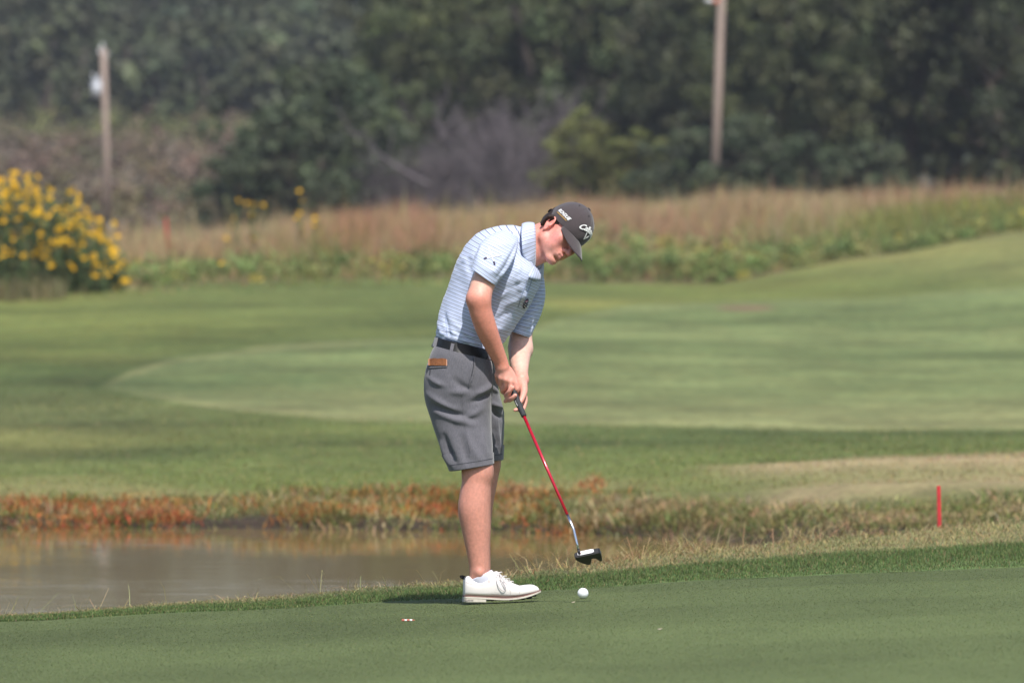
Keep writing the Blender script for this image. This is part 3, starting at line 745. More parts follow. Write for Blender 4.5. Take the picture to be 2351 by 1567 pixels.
# ---- skin: one continuous body
def build_body():
    v = Vol((-0.34, DG-0.40, -0.005), (0.33, DG+0.34, 1.60), 0.0037)
    g = G
    # legs
    leg = [(1055, 900, .070), (1078, 1000, .062), (1094, 1062, .060), (1094, 1085, .0585), (1094, 1110, .0575), (1091, 1140, .0615), (1089, 1170, .0635),
           (1093, 1210, .057), (1097, 1255, .0475), (1101, 1295, .0405), (1101, 1325, .0375), (1108, 1350, .034)]
    v.chain([(g(x, y, -0.10-0.05*min(1, (y-900)/180)), r) for x, y, r in leg], 0.02)
    v.ell(g(1108, 1085, -0.15), (.042, .05, .05), k=.02)                       # knee cap
    v.ell(g(1101, 1314, -0.185), (.013, .010, .014), k=.014)                     # ankle bone
    leg = [(1070, 900, .070), (1100, 1000, .062), (1116, 1055, .058), (1114, 1080, .056), (1108, 1110, .056), (1098, 1150, .060), (1095, 1185, .058),
           (1097, 1230, .050), (1101, 1270, .043), (1103, 1305, .039), (1101, 1325, .0375), (1106, 1350, .034)]
    v.chain([(g(x, y, 0.10+0.07*min(1, (y-900)/180)), r) for x, y, r in leg], 0.02)
    # trunk under the clothes
    v.chain([(g(1060, 870, 0), .085), (g(1070, 800, 0), .085), (g(1105, 690, 0), .095), (g(1150, 610, 0), .085), (g(1200, 570, 0), .055)], .03)
    # neck
    v.cap(g(1200, 566, 0.0), H(-.030, 0, -.035), .060, .056, .03)
    v.cap(g(1216, 590, 0.0), H(.030, 0, -.075), .045, .042, .03)
    v.cap(H(-.035, .036, -.03), g(1222, 596, -.035), .016, .013, .02)             # neck muscle, near side
    # right arm (near), left arm (far)
    v.chain([(g(1150, 580, -.12), .045), (g(1128, 612, -.21), .046), (g(1109, 650, -.245), .047), (g(1099, 686, -.27), .0435)], .03)
    v.chain([(g(1099, 686, -.27), .0435), (g(1104, 715, -.26), .044), (g(1117, 755, -.235), .0415), (g(1134, 795, -.20), .0345), (g(1148, 826, -.175), .0285), (g(1153, 842, -.168), .028)], .02)
    v.ell(g(1086, 686, -.275), (.020, .022, .024), k=.02)                        # elbow
    v.chain([(g(1212, 640, .12), .042), (g(1207, 700, .13), .043), (g(1197, 765, .12), .044), (g(1195, 800, .10), .045)], .03)
    v.chain([(g(1195, 798, .10), .044), (g(1193, 815, .05), .043), (g(1193, 838, -.01), .036), (g(1195, 858, -.055), .030), (g(1197, 872, -.075), .029)], .02)
    v.ell(g(1203, 803, .09), (.026, .026, .028), k=.02)
    # ---- right hand: back of the hand to the camera, knuckles to lower left
    W = g(1153, 842, -.165)
    kn = [g(1172, 877, -.172), g(1161, 872, -.176), g(1150, 868, -.170), g(1141, 861, -.158)]
    for q, r in zip(kn, (.0115, .0118, .0115, .0105)):
        v.cap(W, q, .019, r, .008)
    v.ell(g(1158, 856, -.158), (.026, .020, .027), k=.012)
    for q in kn: v.ell(q+np.array([0, -.004, .002]), (.0098, .009, .0095), k=.005)     # knuckles
    # fingers curl round the grip, away from the camera
    v.chain([(kn[0], .0105), (g(1171, 897, -.172), .0098), (g(1166, 912, -.160), .0088), (g(1160, 921, -.148), .0080)], .003)   # index, laid over the other hand
    v.chain([(kn[1], .0108), (g(1160, 889, -.160), .0098), (g(1168, 896, -.125), .009), (g(1182, 893, -.118), .0085)], .003)
    v.chain([(kn[2], .0105), (g(1149, 884, -.150), .0096), (g(1156, 893, -.118), .009), (g(1170, 888, -.105), .0082)], .003)
    v.chain([(kn[3], .0095), (g(1142, 874, -.135), .0086), (g(1150, 884, -.105), .008), (g(1162, 878, -.098), .0075)], .003)
    v.chain([(g(1168, 850, -.160), .016), (g(1179, 866, -.162), .0125), (g(1184, 880, -.165), .0108), (g(1186, 893, -.167), .0098)], .006)     # thumb
    # ---- left hand: palm behind the grip, thumb down its right side
    W = g(1197, 872, -.080)
    v.ell(g(1194, 889, -.108), (.022, .017, .030), k=.012)
    v.cap(W, g(1192, 895, -.115), .026, .021, .012)
    v.chain([(g(1200, 880, -.110), .0185), (g(1203, 896, -.140), .015), (g(1200, 910, -.165), .0118), (g(1195, 922, -.182), .0102)], .008)      # thumb
    v.chain([(g(1200, 902, -.105), .013), (g(1206, 916, -.120), .0105), (g(1204, 930, -.135), .009), (g(1199, 941, -.160), .0083), (g(1188, 940, -.192), .0080), (g(1182, 941, -.196), .0075)], .004)   # index
    v.chain([(g(1190, 905, -.105), .013), (g(1176, 914, -.118), .0105), (g(1169, 918, -.150), .0100), (g(1176, 914, -.186), .0096), (g(1183, 907, -.196), .0085)], .003)
    v.chain([(g(1186, 898, -.105), .012), (g(1170, 906, -.112), .0105), (g(1162, 908, -.140), .0098), (g(1168, 900, -.180), .0094), (g(1177, 889, -.190), .0085)], .003)
    v.chain([(g(1182, 892, -.105), .011), (g(1166, 898, -.110), .0095), (g(1155, 900, -.132), .0090), (g(1153, 894, -.152), .0085), (g(1157, 889, -.160), .0078)], .003)
    # ---- head
    e = lambda c, R, k=.012, op='u': v.ell(H(*c), R, HF, k, op)
    cp = lambda a, b, ra, rb, k=.008, op='u': v.cap(H(*a), H(*b), ra, rb, k, op)
    e((-.008, 0, .030), (.088, .0715, .084), .02)
    e((.030, 0, -.030), (.058, .060, .080), .03)
    for s in (-1, 1):
        cp((-.005, s*.055, -.045), (.012, s*.052, -.078), .016, .016, .02)
        cp((.012, s*.050, -.080), (.070, s*.016, -.112), .016, .014, .02)         # jaw line
        e((.058, s*.044, -.030), (.024, .020, .024), .02)                         # cheek bone
        e((.052, s*.036, -.066), (.024, .020, .026), .02)                         # cheek
        cp((.070, s*.040, .012), (.080, s*.012, .008), .010, .010, .012)          # brow
        e((.094, s*.031, -.010), (.020, .018, .012), .010, 's')                   # eye socket
        e((.074, s*.031, -.010), (.0135, .0150, .0120), .003)                     # lids
        e((.100, s*.0135, -.049), (.0095, .0080, .0080), .006)                    # nostril wing
        e((.106, s*.008, -.056), (.005, .0035, .004), .003, 's')
    cp((.086, 0, .004), (.112, 0, -.042), .0085, .0115, .010)                     # nose
    e((.113, 0, -.046), (.011, .010, .0095), .006)
    e((.076, 0, -.078), (.023, .030, .028), .014)                                 # muzzle
    cp((.094, .016, -.0735), (.101, 0, -.0705), .0040, .0055, .005); cp((.094, -.016, -.0735), (.101, 0, -.0705), .0040, .0055, .005)
    cp((.092, .015, -.0795), (.0985, 0, -.083), .0042, .0062, .005); cp((.092, -.015, -.0795), (.0985, 0, -.083), .0042, .0062, .005)
    for s in (-1, 1): cp((.088, s*.025, -.0775), (.106, 0, -.0765), .0014, .0020, .0025, 's')   # mouth line
    e((.078, 0, -.112), (.020, .022, .016), .014)                                 # chin
    e((.092, 0, -.096), (.010, .020, .005), .008, 's')
    for s in (-1, 1):                                                             # ears
        ef = [Fv*0.90+Rv*s*0.42, Rv*s*0.90-Fv*0.42, U]; ef = [q/np.linalg.norm(q) for q in ef]
        c = H(.000, s*.076, -.029)
        v.ell(c, (.0175, .0065, .030), ef, .006)
        up, fw, ou = U, ef[0], ef[1]
        rim = [c+fw*.013+up*.014, c+fw*.008+up*.028+ou*.004, c-fw*.006+up*.032+ou*.008, c-fw*.017+up*.020+ou*.011, c-fw*.017+up*.002+ou*.010, c-fw*.010-up*.016+ou*.006, c+fw*.002-up*.027+ou*.002]
        v.chain([(q, .0042) for q in rim], .003)
        v.ell(c+fw*.001-up*.027+ou*.001, (.008, .005, .009), ef, .004)
        v.ell(c+fw*.002+up*.004+ou*.008, (.010, .006, .013), ef, .003, 's')
        v.ell(c+fw*.015-up*.004+ou*.004, (.004, .005, .007), ef, .003)
    V, F = v.mesh(3)
    # ---- colour
    q = V-HC; f, r, u = q @ Fv, q @ Rv, q @ U
    px, ry = pix(V)
    base = np.array([0.68, 0.325, 0.25]); col = np.repeat(base[None], len(V), 0)
    def blend(m, c): 
        nonlocal col
        m = np.clip(m, 0, 1)[:, None]; col = col*(1-m)+np.array(c)*m
    head = np.exp(-np.clip(np.linalg.norm(q-(-.03)*U, axis=1)-.125, 0, 1)/.02)
    blend(head, (0.71, 0.298, 0.24))
    bl = lambda c, R: np.exp(-(((f-c[0])/R[0])**2+((np.abs(r)-c[1])/R[1])**2+((u-c[2])/R[2])**2))
    blend(.65*bl((.055, .05, -.045), (.03, .03, .03)), (0.76, 0.27, 0.25))
    blend(.7*bl((.000, .08, -.03), (.03, .02, .035)), (0.78, 0.27, 0.23))
    blend(.5*bl((.11, 0, -.045), (.015, .012, .015)), (0.70, 0.26, 0.22))
    blend(.8*bl((.099, 0, -.077), (.012, .018, .009)), (0.40, 0.13, 0.12))
    blend(.45*bl((.06, .02, -.10), (.05, .045, .025)), (0.55, 0.34, 0.27))          # shaved chin
    blend(.9*bl((.093, .028, .010), (.012, .018, .0045)), (0.09, 0.05, 0.035))      # eyebrows
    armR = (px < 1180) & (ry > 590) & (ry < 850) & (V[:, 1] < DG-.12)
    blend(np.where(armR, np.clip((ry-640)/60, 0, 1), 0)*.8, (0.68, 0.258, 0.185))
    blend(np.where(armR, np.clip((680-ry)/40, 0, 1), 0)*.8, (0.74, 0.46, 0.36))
    armL = (px > 1160) & (ry > 700) & (ry < 860) & (V[:, 1] > DG-.09)
    blend(np.where(armL, .8, 0), (0.76, 0.49, 0.40))
    hands = (ry > 840) & (ry < 960) & (px > 1125)
    blend(np.where(hands, .8, 0)*np.clip((ry-835)/20, 0, 1), (0.70, 0.33, 0.262))
    legs = ry > 1040
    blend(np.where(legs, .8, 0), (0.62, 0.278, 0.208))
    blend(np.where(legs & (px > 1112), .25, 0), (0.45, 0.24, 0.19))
    # hair on shins and forearms, blotches in the skin
    hair_ = wob(V*[1, 1, .18], .0032, 5)*wob(V*[1, 1, .25], .0055, 9)
    on = np.where(legs, 1.0, np.where(armR & (ry > 690), .6, .15))
    col = col*(1-.11*on*np.clip(hair_+.1, -.3, 1))[:, None]*(1+.05*wob(V, .03, 2))[:, None]
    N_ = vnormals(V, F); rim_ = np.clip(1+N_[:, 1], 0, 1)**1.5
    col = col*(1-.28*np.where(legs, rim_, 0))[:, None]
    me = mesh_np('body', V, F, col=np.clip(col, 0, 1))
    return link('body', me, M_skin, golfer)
body = build_body()

for s in (-1, 1):
    bm = bmesh.new(); bmesh.ops.create_uvsphere(bm, u_segments=16, v_segments=10, radius=.0122)
    for p in bm.verts: p.co = Vector(H(.0785, s*.031, -.0105))+p.co
    o = link('eye', bm_mesh('eye', bm), M_eye, golfer)
    bm = bmesh.new(); bmesh.ops.create_uvsphere(bm, u_segments=12, v_segments=8, radius=.0062)
    for p in bm.verts: p.co = Vector(H(.0860, s*.031, -.0150))+p.co
    link('iris', bm_mesh('iris', bm), M_iris, o)

# ---- hair at the nape and temples
def build_hair():
    v = Vol(HC-.17, HC+.17, .004)
    v.ell(H(-.010, 0, .020), (.0935, .0770, .082), HF, .01)
    v.cap(H(-.075, 0, -.02), H(-.062, 0, -.062), .040, .026, .02)
    for sy in (-1, 1): v.chain([(G(1246, 515, sy*.040-.008), .010), (G(1253, 510, sy*.044-.008), .015), (G(1264, 502, sy*.046-.008), .018)], .01)
    v.chain([(G(1246, 515, -.005), .013), (G(1253, 510, -.005), .018), (G(1265, 502, -.005), .024)], .01)
    v.ell(H(.040, 0, -.070), (.070, .2, .070), HF, .004, 's')
    v.ell(H(.085, 0, .05), (.075, .2, .12), HF, .004, 's')
    for s in (-1, 1): v.ell(H(.000, s*.085, -.034), (.024, .022, .034), HF, .004, 's')
    V, F = v.mesh(1)
    return link('hair', mesh_np('hair', V, F), M_hair, golfer)
build_hair()

# ---- cap
CR = np.array([.0985, .0825, .0985]); CCU = .028
def capdir(phi, lam):
    return math.cos(phi)*math.cos(lam), math.sin(phi)*math.cos(lam), math.sin(lam)
def cap_pt(phi, lam, off=0.0):
    """phi: 0 = front, +90 = right side; lam: elevation over the rim"""
    a, b, c = capdir(phi, lam)
    ff = CR[0]*(1.0 if a > 0 else 0.98)
    k = 1.0
    if a > 0.3: k = 1+0.035*(a-0.3)*max(0, math.sin(lam*2))
    return H(a*ff*k+off*a, b*CR[1]*k+off*b, CCU+c*CR[2]*k+off*c)
def build_cap():
    root = empty('cap', HC); root.parent = golfer; root.location = Vector(HC)-golfer.location
    nl, nphi = 22, 72
    V, F = [], []
    for i in range(nl):
        for j in range(nphi):
            ph = 2*math.pi*j/nphi
            back = (1-math.cos(ph))/2
            lo = -0.16-0.12*back-0.10*abs(math.sin(ph))*(1-back)
            lam = lo+(math.pi/2-lo)*i/(nl-1)
            seam = 0.0
            for k in range(6):                                  # six panels: shallow seams
                dphi = (ph-math.pi/6*0-k*math.pi/3+math.pi) % (2*math.pi)-math.pi
                seam -= 0.0010*math.exp(-(dphi*math.cos(lam)/0.035)**2)
            V.append(cap_pt(ph, lam, seam+0.0012*float(wob(np.array([math.cos(ph), math.sin(ph), lam]), .35, 3))))
    for i in range(nl-1):
        for j in range(nphi):
            j2 = (j+1) % nphi; F.append((i*nphi+j, i*nphi+j2, (i+1)*nphi+j2, (i+1)*nphi+j))
    V = np.array(V); F = np.array(F)
    N = vnormals(V, F)
    if np.mean(np.sum(N*(V-HC), 1)) < 0: F = F[:, ::-1].copy()
    crown = link('crown', mesh_np('crown', V, F), M_cap, root); solid(crown, .0022); subsurf(crown, 1)
    # brim: curved sheet with sides drawn down
    nb, nr = 41, 9; V = []; F = []
    tilt = math.radians(25); D = Fv*math.cos(tilt)-U*math.sin(tilt)
    PM = math.radians(60)
    for i in range(nb):
        ph = -PM+2*PM*i/(nb-1)
        rt = cap_pt(ph, -0.13-0.06*abs(math.sin(ph)), -.002)
        q = abs(ph)/PM
        l = .086*max(0.0, 1-q**2.1)**0.80
        for j in range(nr):
            t = j/(nr-1); side = math.sin(ph)
            p = rt+D*l*t-U*(.018*side**2*t+.004*t*t)+Rv*side*.010*t*(1-q**3)
            V.append(p)
    for i in range(nb-1):
        for j in range(nr-1):
            F.append((i*nr+j, i*nr+j+1, (i+1)*nr+j+1, (i+1)*nr+j))
    V = np.array(V); F = np.array(F); N = vnormals(V, F)
    if np.mean(N @ U) < 0: F = F[:, ::-1].copy()
    top = link('brim', mesh_np('brim', V, F), [M_cap, M_capblack], root)
    md = solid(top, .0032); top.modifiers['thickness'].material_offset = 1; top.modifiers['thickness'].material_offset_rim = 0
    # button, eyelets, strap
    bm = bmesh.new(); bmesh.ops.create_uvsphere(bm, u_segments=16, v_segments=8, radius=.0085)
    R3 = Matrix((Fv, Rv, U)).transposed()
    for p in bm.verts: p.co = R3 @ Vector((p.co.x, p.co.y, p.co.z*.55))+Vector(cap_pt(0, math.pi/2, .001))
    link('button', bm_mesh('button', bm), M_cap, root)
    for k in range(6):
        bm = bmesh.new(); bmesh.ops.create_circle(bm, cap_ends=True, segments=10, radius=.0026)
        ph = math.pi/6+k*math.pi/3; c = cap_pt(ph, .92, .0012); nrm = Vector(c-H(0, 0, CCU)).normalized()
        q = nrm.to_track_quat('Z', 'Y')
        r = bmesh.ops.extrude_face_region(bm, geom=bm.faces[:])
        for p in [x for x in r['geom'] if isinstance(x, bmesh.types.BMVert)]: p.co.z += .0008
        for p in bm.verts: p.co = q @ p.co+Vector(c)
        link('eyelet', bm_mesh('eyelet', bm), M_capblack, root)
    V = []; F = []
    for i in range(13):
        ph = math.pi-0.75+1.5*i/12
        for lam, of in ((-.28, .0035), (-.14, .0045), (-.14, .008), (-.28, .007)): V.append(cap_pt(ph, lam, of))
    for i in range(12):
        for j in range(4): F.append((i*4+j, i*4+(j+1) % 4, (i+1)*4+(j+1) % 4, (i+1)*4+j))
    F += [(0, 1, 2, 3), (48, 51, 50, 49)]
    link('strap', mesh_py('strap', V, F), M_capblack, root, smooth=False)
    bm = bmesh.new(); bmesh.ops.create_cube(bm, size=1)
    c = cap_pt(math.radians(152), -.18, .007); n = Vector(c-H(0, 0, 0)).normalized(); q = n.to_track_quat('Z', 'Y')
    bmesh.ops.bevel(bm, geom=bm.edges[:], offset=.2, segments=2, affect='EDGES')
    for p in bm.verts: p.co = q @ Vector((p.co.x*.016, p.co.y*.018, p.co.z*.010))+Vector(c)
    link('strap_slider', bm_mesh('strap_slider', bm), M_capblack, root)
    # lettering
    def letters(txt, name, size, phi0, lam0, material, shear=0.0, off=.0022, arch=0.0, weight=0.02, space=1.0, rot=0.0, squash=1.0):
        cu = bpy.data.curves.new(name, 'FONT'); cu.body = txt; cu.size = size; cu.align_x = 'CENTER'; cu.shear = shear
        cu.offset = weight*size; cu.space_character = space; cu.resolution_u = 3; cu.extrude = 0.0006
        t = bpy.data.objects.new(name, cu); COL.objects.link(t)
        dg = bpy.context.evaluated_depsgraph_get(); me = bpy.data.meshes.new_from_object(t.evaluated_get(dg))
        bpy.data.objects.remove(t); bpy.data.curves.remove(cu)
        bm = bmesh.new(); bm.from_mesh(me)
        bmesh.ops.subdivide_edges(bm, edges=[e for e in bm.edges if e.calc_length() > size*.35], cuts=1)
        for p in bm.verts:
            x, y, z = p.co; x *= squash
            x, y = x*math.cos(rot)-y*math.sin(rot), x*math.sin(rot)+y*math.cos(rot)
            y -= arch*x*x
            ph = phi0-x/.092/max(.3, math.cos(lam0)); lam = lam0+y/.100
            p.co = Vector(cap_pt(ph, lam, off+z))
        bm.to_mesh(me); bm.free()
        return link(name, me, material, root, smooth=False)
    letters('Callaway', 'front_lettering', .0335, -.07, .37, M_white, weight=.022, arch=7.0, space=.94)
    letters('ROGUE', 'side_lettering', .0185, math.radians(83), .045, M_white, shear=.35, weight=.03, space=1.12, rot=math.radians(4))
    # chevron and the gold underline
    def strip(name, pts, w, phi0, lam0, material, off=.0024):
        V = []; F = []
        pts = np.array(pts, float); d = np.gradient(pts, axis=0); d /= np.linalg.norm(d, axis=1)[:, None]
        for (x, y), (dx, dy), ww in zip(pts, d, w):
            for s, z in ((-1, 0), (-1, .0012), (1, .0012), (1, 0)):
                xx, yy = x-dy*ww*s/2, y+dx*ww*s/2
                V.append(cap_pt(phi0-xx/.092/max(.3, math.cos(lam0)), lam0+yy/.100, off-.0012+z))
        n = len(pts)
        for i in range(n-1):
            for j in range(4): F.append((i*4+j, i*4+(j+1) % 4, (i+1)*4+(j+1) % 4, (i+1)*4+j))
        F += [(0, 1, 2, 3), (4*n-4, 4*n-1, 4*n-2, 4*n-3)]
        return link(name, mesh_py(name, V, F), material, root, smooth=False)
    strip('chevron_emblem', [(-.0135, .020), (-.0095, .012), (-.0045, .003), (0, -.005), (.0045, .003), (.0095, .012), (.0135, .020)],
          [.0034, .0042, .0048, .0054, .0048, .0042, .0034], -.07, .125, M_white)
    xs = np.linspace(-.030, .029, 12)
    strip('gold_underline', [(x, x*.07) for x in xs], [.0022]*12, math.radians(83), -.015, M_gold)
    return root
build_cap()

# ---- shirt
def cloth(V, F, amp, scale, seed):
    N = vnormals(V, F); return V+N*(wob(V, scale, seed)*amp)[:, None]

shirt_secs = [  # back px,row   front px,row   dy   half depth  skew
    (1003, 786, 1132, 818, 0.0, .142, .00), (1001, 772, 1136, 806, 0.0, .150, .00), (1003, 752, 1146, 794, 0.0, .155, .00),
    (1007, 725, 1157, 784, 0.0, .158, -.01), (1015, 695, 1177, 757, 0.0, .162, -.015), (1026, 660, 1198, 727, 0.0, .168, -.02),
    (1038, 627, 1217, 700, -.005, .175, -.025), (1050, 597, 1232, 675, -.005, .182, -.03), (1066, 568, 1241, 653, -.005, .182, -.035),
    (1088, 543, 1241, 638, -.005, .170, -.035), (1116, 527, 1240, 630, 0.0, .145, -.03), (1150, 519, 1235, 622, 0.0, .115, -.02),
    (1182, 518, 1227, 612, 0.0, .085, -.01), (1203, 524, 1220, 600, 0.0, .062, .0), (1208, 540, 1215, 580, 0.0, .040, .0)]
V, F, S_, TH = loft(shirt_secs, 110, 120, 2.25)
V = cloth(V, F, .0035, .09, 1); V = cloth(V, F, .0015, .03, 5)
_px, _ry = pix(V); _cr = .0009+.0026*np.exp(-((_ry-775)/22)**2)+.0016*np.exp(-((_px-1075)/30)**2-((_ry-600)/40)**2)
V = V+vnormals(V, F)*(wob(V*[1, 1, 1.6], .012, 6)*_cr)[:, None]
V = folds(V, F, [
    (1012, 745, 1090, 790, 5, 5), (1008, 760, 1050, 782, 4, 5), (1030, 730, 1110, 795, 6, 4), (1020, 715, 1036, 778, 4, -5), (1004, 735, 1016, 772, 4, 4),
    (1060, 775, 1120, 806, 5, 6), (1085, 760, 1140, 815, 5, -4), (1040, 775, 1075, 788, 4, 5),
    (1118, 700, 1190, 640, 6, 5), (1140, 672, 1200, 645, 5, -4), (1150, 660, 1195, 612, 5, 5), (1165, 700, 1215, 668, 6, 4),
    (1130, 740, 1180, 700, 7, -4), (1105, 770, 1155, 750, 7, 3), (1190, 600, 1200, 690, 5, 4), (1198, 690, 1180, 760, 5, -5), (1205, 660, 1212, 720, 4, 4),
    (1060, 600, 1090, 575, 6, 4), (1075, 590, 1085, 640, 5, -4), (1110, 535, 1180, 545, 6, -3), (1160, 535, 1200, 530, 4, 4), (1150, 545, 1198, 560, 4, 3)])
shirt = link('shirt', mesh_np('shirt', V, F, fl={'stripe': S_*1.06+0.004}), M_shirt, golfer)

def sleeve(secs, fl_, seed, soff):
    V, F, s, th = loft(secs, 60, 72, 2.1)
    # fold the hem inside so that the cuff has thickness and a dark inside
    V = cloth(V, F, .0030, .07, seed); V = cloth(V, F, .0012, .025, seed+2)
    V = folds(V, F, fl_)
    seg = 72; V = V.reshape(60, seg, 3); c0 = V[0].mean(0); c1 = V[6].mean(0)
    inner = np.stack([(c0+(V[0]-c0)*.955), (c1+(V[6]-c1)*.93)])
    Vn = np.concatenate([inner[::-1], V]).reshape(-1, 3); n = 62
    i, j = np.meshgrid(np.arange(n-1), np.arange(seg), indexing='ij'); j2 = (j+1) % seg
    Fn = np.stack([i*seg+j, i*seg+j2, (i+1)*seg+j2, (i+1)*seg+j], -1).reshape(-1, 4)
    N = vnormals(Vn[2*seg:], Fn[:(59*seg)]) if False else None
    me = mesh_np('sleeve', Vn, Fn, fl={'stripe': np.concatenate([np.zeros(2*seg), s])+soff})
    bm = bmesh.new(); bm.from_mesh(me); bmesh.ops.recalc_face_normals(bm, faces=bm.faces); bm.to_mesh(me); bm.free()
    return link('sleeve', me, M_shirt, shirt)
slR = sleeve([(1081, 615, 1139, 656, -.250, .060, .0), (1085, 600, 1149, 643, -.243, .062, .0), (1091, 580, 1164, 622, -.225, .066, .0), (1102, 558, 1179, 596, -.198, .068, .0),
        (1120, 541, 1187, 572, -.165, .062, .0), (1145, 531, 1190, 555, -.125, .045, .0), (1162, 528, 1188, 543, -.09, .025, .0)],
       [(1092, 600, 1150, 630, 7, 3), (1150, 640, 1186, 575, 6, 5), (1140, 640, 1176, 585, 5, -5), (1125, 628, 1160, 590, 6, 3), (1095, 590, 1105, 560, 4, 4), (1110, 560, 1170, 560, 7, 3),
        (1165, 600, 1188, 555, 3, -4), (1130, 545, 1180, 552, 4, -3)], 11, .004)
slL = sleeve([(1165, 756, 1217, 775, .105, .055, .0), (1173, 738, 1227, 753, .115, .057, .0), (1184, 712, 1242, 724, .13, .060, .0), (1194, 685, 1250, 692, .14, .060, .0),
        (1200, 655, 1251, 658, .14, .060, .0), (1202, 622, 1246, 628, .12, .048, .0), (1206, 604, 1236, 608, .09, .03, .0)],
       [(1195, 735, 1225, 725, 3, 4), (1200, 722, 1240, 708, 3, 5), (1200, 712, 1246, 694, 3, 5), (1205, 700, 1248, 680, 3, 5), (1210, 690, 1250, 668, 3, 4), (1186, 745, 1222, 748, 4, 3), (1212, 760, 1232, 735, 3, -5)], 13, .009)

# collar: folded strip round the neck, open at the front
cu_ = [(1229, 606, -.050), (1230, 592, -.070), (1230, 572, -.082), (1230, 546, -.083), (1229, 523, -.060), (1227, 513, -.012), (1227, 514, .040), (1231, 524, .072), (1239, 550, .082), (1245, 577, .074), (1247, 598, .045), (1244, 612, .015), (1238, 617, -.004)]
cl_ = [(1227, 612, -.064), (1214, 600, -.110), (1201, 585, -.135), (1198, 556, -.140), (1197, 531, -.112), (1198, 517, -.040), (1200, 517, .060), (1206, 534, .112), (1226, 566, .125), (1240, 602, .110), (1247, 626, .062), (1241, 642, .004), (1213, 637, -.045)]
cu_ = catmull(cu_, 60); cl_ = catmull(cl_, 60); nr = 9; V = []; F = []; st = []
acc = 0
for i in range(60):
    a, b = G(*cu_[i]), G(*cl_[i])
    if i: acc += np.linalg.norm((a+b)/2-pm)
    pm = (a+b)/2
    out = pm-G(1222, 565, 0); out /= np.linalg.norm(out)
    for j in range(nr):
        t = j/(nr-1); p = a+(b-a)*t+out*(.005*math.sin(math.pi*min(1, t*1.0))**.7)+np.array([0, -.003*math.sin(i*.9+t*3), .002*math.sin(i*.55)])*t
        V.append(p); st.append(acc)
for i in range(59):
    for j in range(nr-1): F.append((i*nr+j, i*nr+j+1, (i+1)*nr+j+1, (i+1)*nr+j))
co = link('collar', mesh_np('collar', np.array(V), np.array(F), fl={'stripe': np.array(st)}), M_shirt, shirt); solid(co, .0028, 0)
# stand of the collar, inside, against the neck
V = []; F = []; st = []
for i in range(60):
    a = G(*cu_[i]); n_ = a-G(1222, 565, 0); n_ /= np.linalg.norm(n_)
    for j, (o, dz) in enumerate(((-.001, 0.0), (-.006, -.012), (-.004, -.026))):
        p = a+n_*o+(G(1195, 590, 0)-G(1222, 565, 0))*(-dz/.062); V.append(p); st.append(j*.005)
for i in range(59):
    for j in range(2): F.append((i*3+j, i*3+j+1, (i+1)*3+j+1, (i+1)*3+j))
link('collar_stand', mesh_np('collar_stand', np.array(V), np.array(F), fl={'stripe': np.array(st)}), M_shirt, shirt)

# emblems and placket are sewn on the cloth: found by a ray on to the cloth surface
def bvh_of(o):
    me = o.data; n = len(me.vertices); co = np.zeros(n*3, np.float32); me.vertices.foreach_get('co', co); co = co.reshape(-1, 3)
    wl = Vector((0, 0, 0)); p = o
    while p is not None: wl += p.location; p = p.parent
    return BVHTree.FromPolygons([tuple(Vector(c)+wl) for c in co], [tuple(p.vertices) for p in me.polygons])
def on_cloth(bv, px, row, off=.0015):
    o = G(px, row, -.6); h = bv.ray_cast(Vector(o), Vector(P(px, row, 30)-P(px, row, 20)).normalized())
    if h[0] is None: return None, None
    n = h[1] if h[1].y < 0 else -h[1]
    return h[0]+n*off, n
def patch(name, bv, pts, w, m, parent, off=.0012, th=.0012):
    V = []; F = []; pts = np.array(pts, float); d = np.gradient(pts, axis=0); d /= np.linalg.norm(d, axis=1)[:, None]; n = 0
    for (x, y), (dx, dy), ww in zip(pts, d, w):
        row_ = []
        for s in (-1, 1):
            a, nn = on_cloth(bv, x-dy*ww*s/2, y+dx*ww*s/2, off)
            if a is None: break
            row_ += [a, a+nn*th]
        if len(row_) < 4: continue
        V += [row_[0], row_[1], row_[3], row_[2]]; n += 1
    for i in range(n-1):
        for j in range(4): F.append((i*4+j, i*4+(j+1) % 4, (i+1)*4+(j+1) % 4, (i+1)*4+j))
    if n < 2: return None
    F += [(0, 1, 2, 3), (4*n-4, 4*n-1, 4*n-2, 4*n-3)]
    return link(name, mesh_py(name, V, F), m, parent, smooth=False)
bS, bR = bvh_of(shirt), bvh_of(slR)
lin = lambda a, b, n: [(a[0]+(b[0]-a[0])*i/(n-1), a[1]+(b[1]-a[1])*i/(n-1)) for i in range(n)]
patch('club_emblem', bR, lin((1118, 592), (1152, 585), 8), [2.6]*8, M_white, shirt)
patch('club_emblem', bR, lin((1122, 569), (1133, 600), 8), [2.2]*8, M_white, shirt)
patch('club_emblem_head', bR, lin((1111, 594), (1118, 592), 4), [3.4]*4, M_dark, shirt)
patch('club_emblem_head', bR, lin((1133, 600), (1136, 608), 4), [3.6]*4, M_dark, shirt)
M_pink = mat('pink_thread', base=(.5, .22, .34), rough=.7, var=.1)
M_seamblue = mat('shirt_seam', base=(0.30, 0.36, 0.52), rough=0.8, var=0.05)
pl = [(1216, 640), (1212, 655), (1205, 672), (1200, 690), (1195, 706)]
for dx in (-6, 5):
    patch('placket_edge', bS, [(x+dx, y) for x, y in catmull(pl, 14)], [1.1]*14, M_seamblue, shirt, .0006, .0014)
patch('side_seam', bS, catmull([(1026, 715), (1024, 740), (1027, 770)], 10), [1.0]*10, M_seamblue, shirt, .0004, .0010)
emb = patch('chest_emblem', bS, lin((1211, 685), (1202, 707), 10), [3, 6, 5, 9, 6, 10, 8, 9, 6, 3], M_dark, shirt)
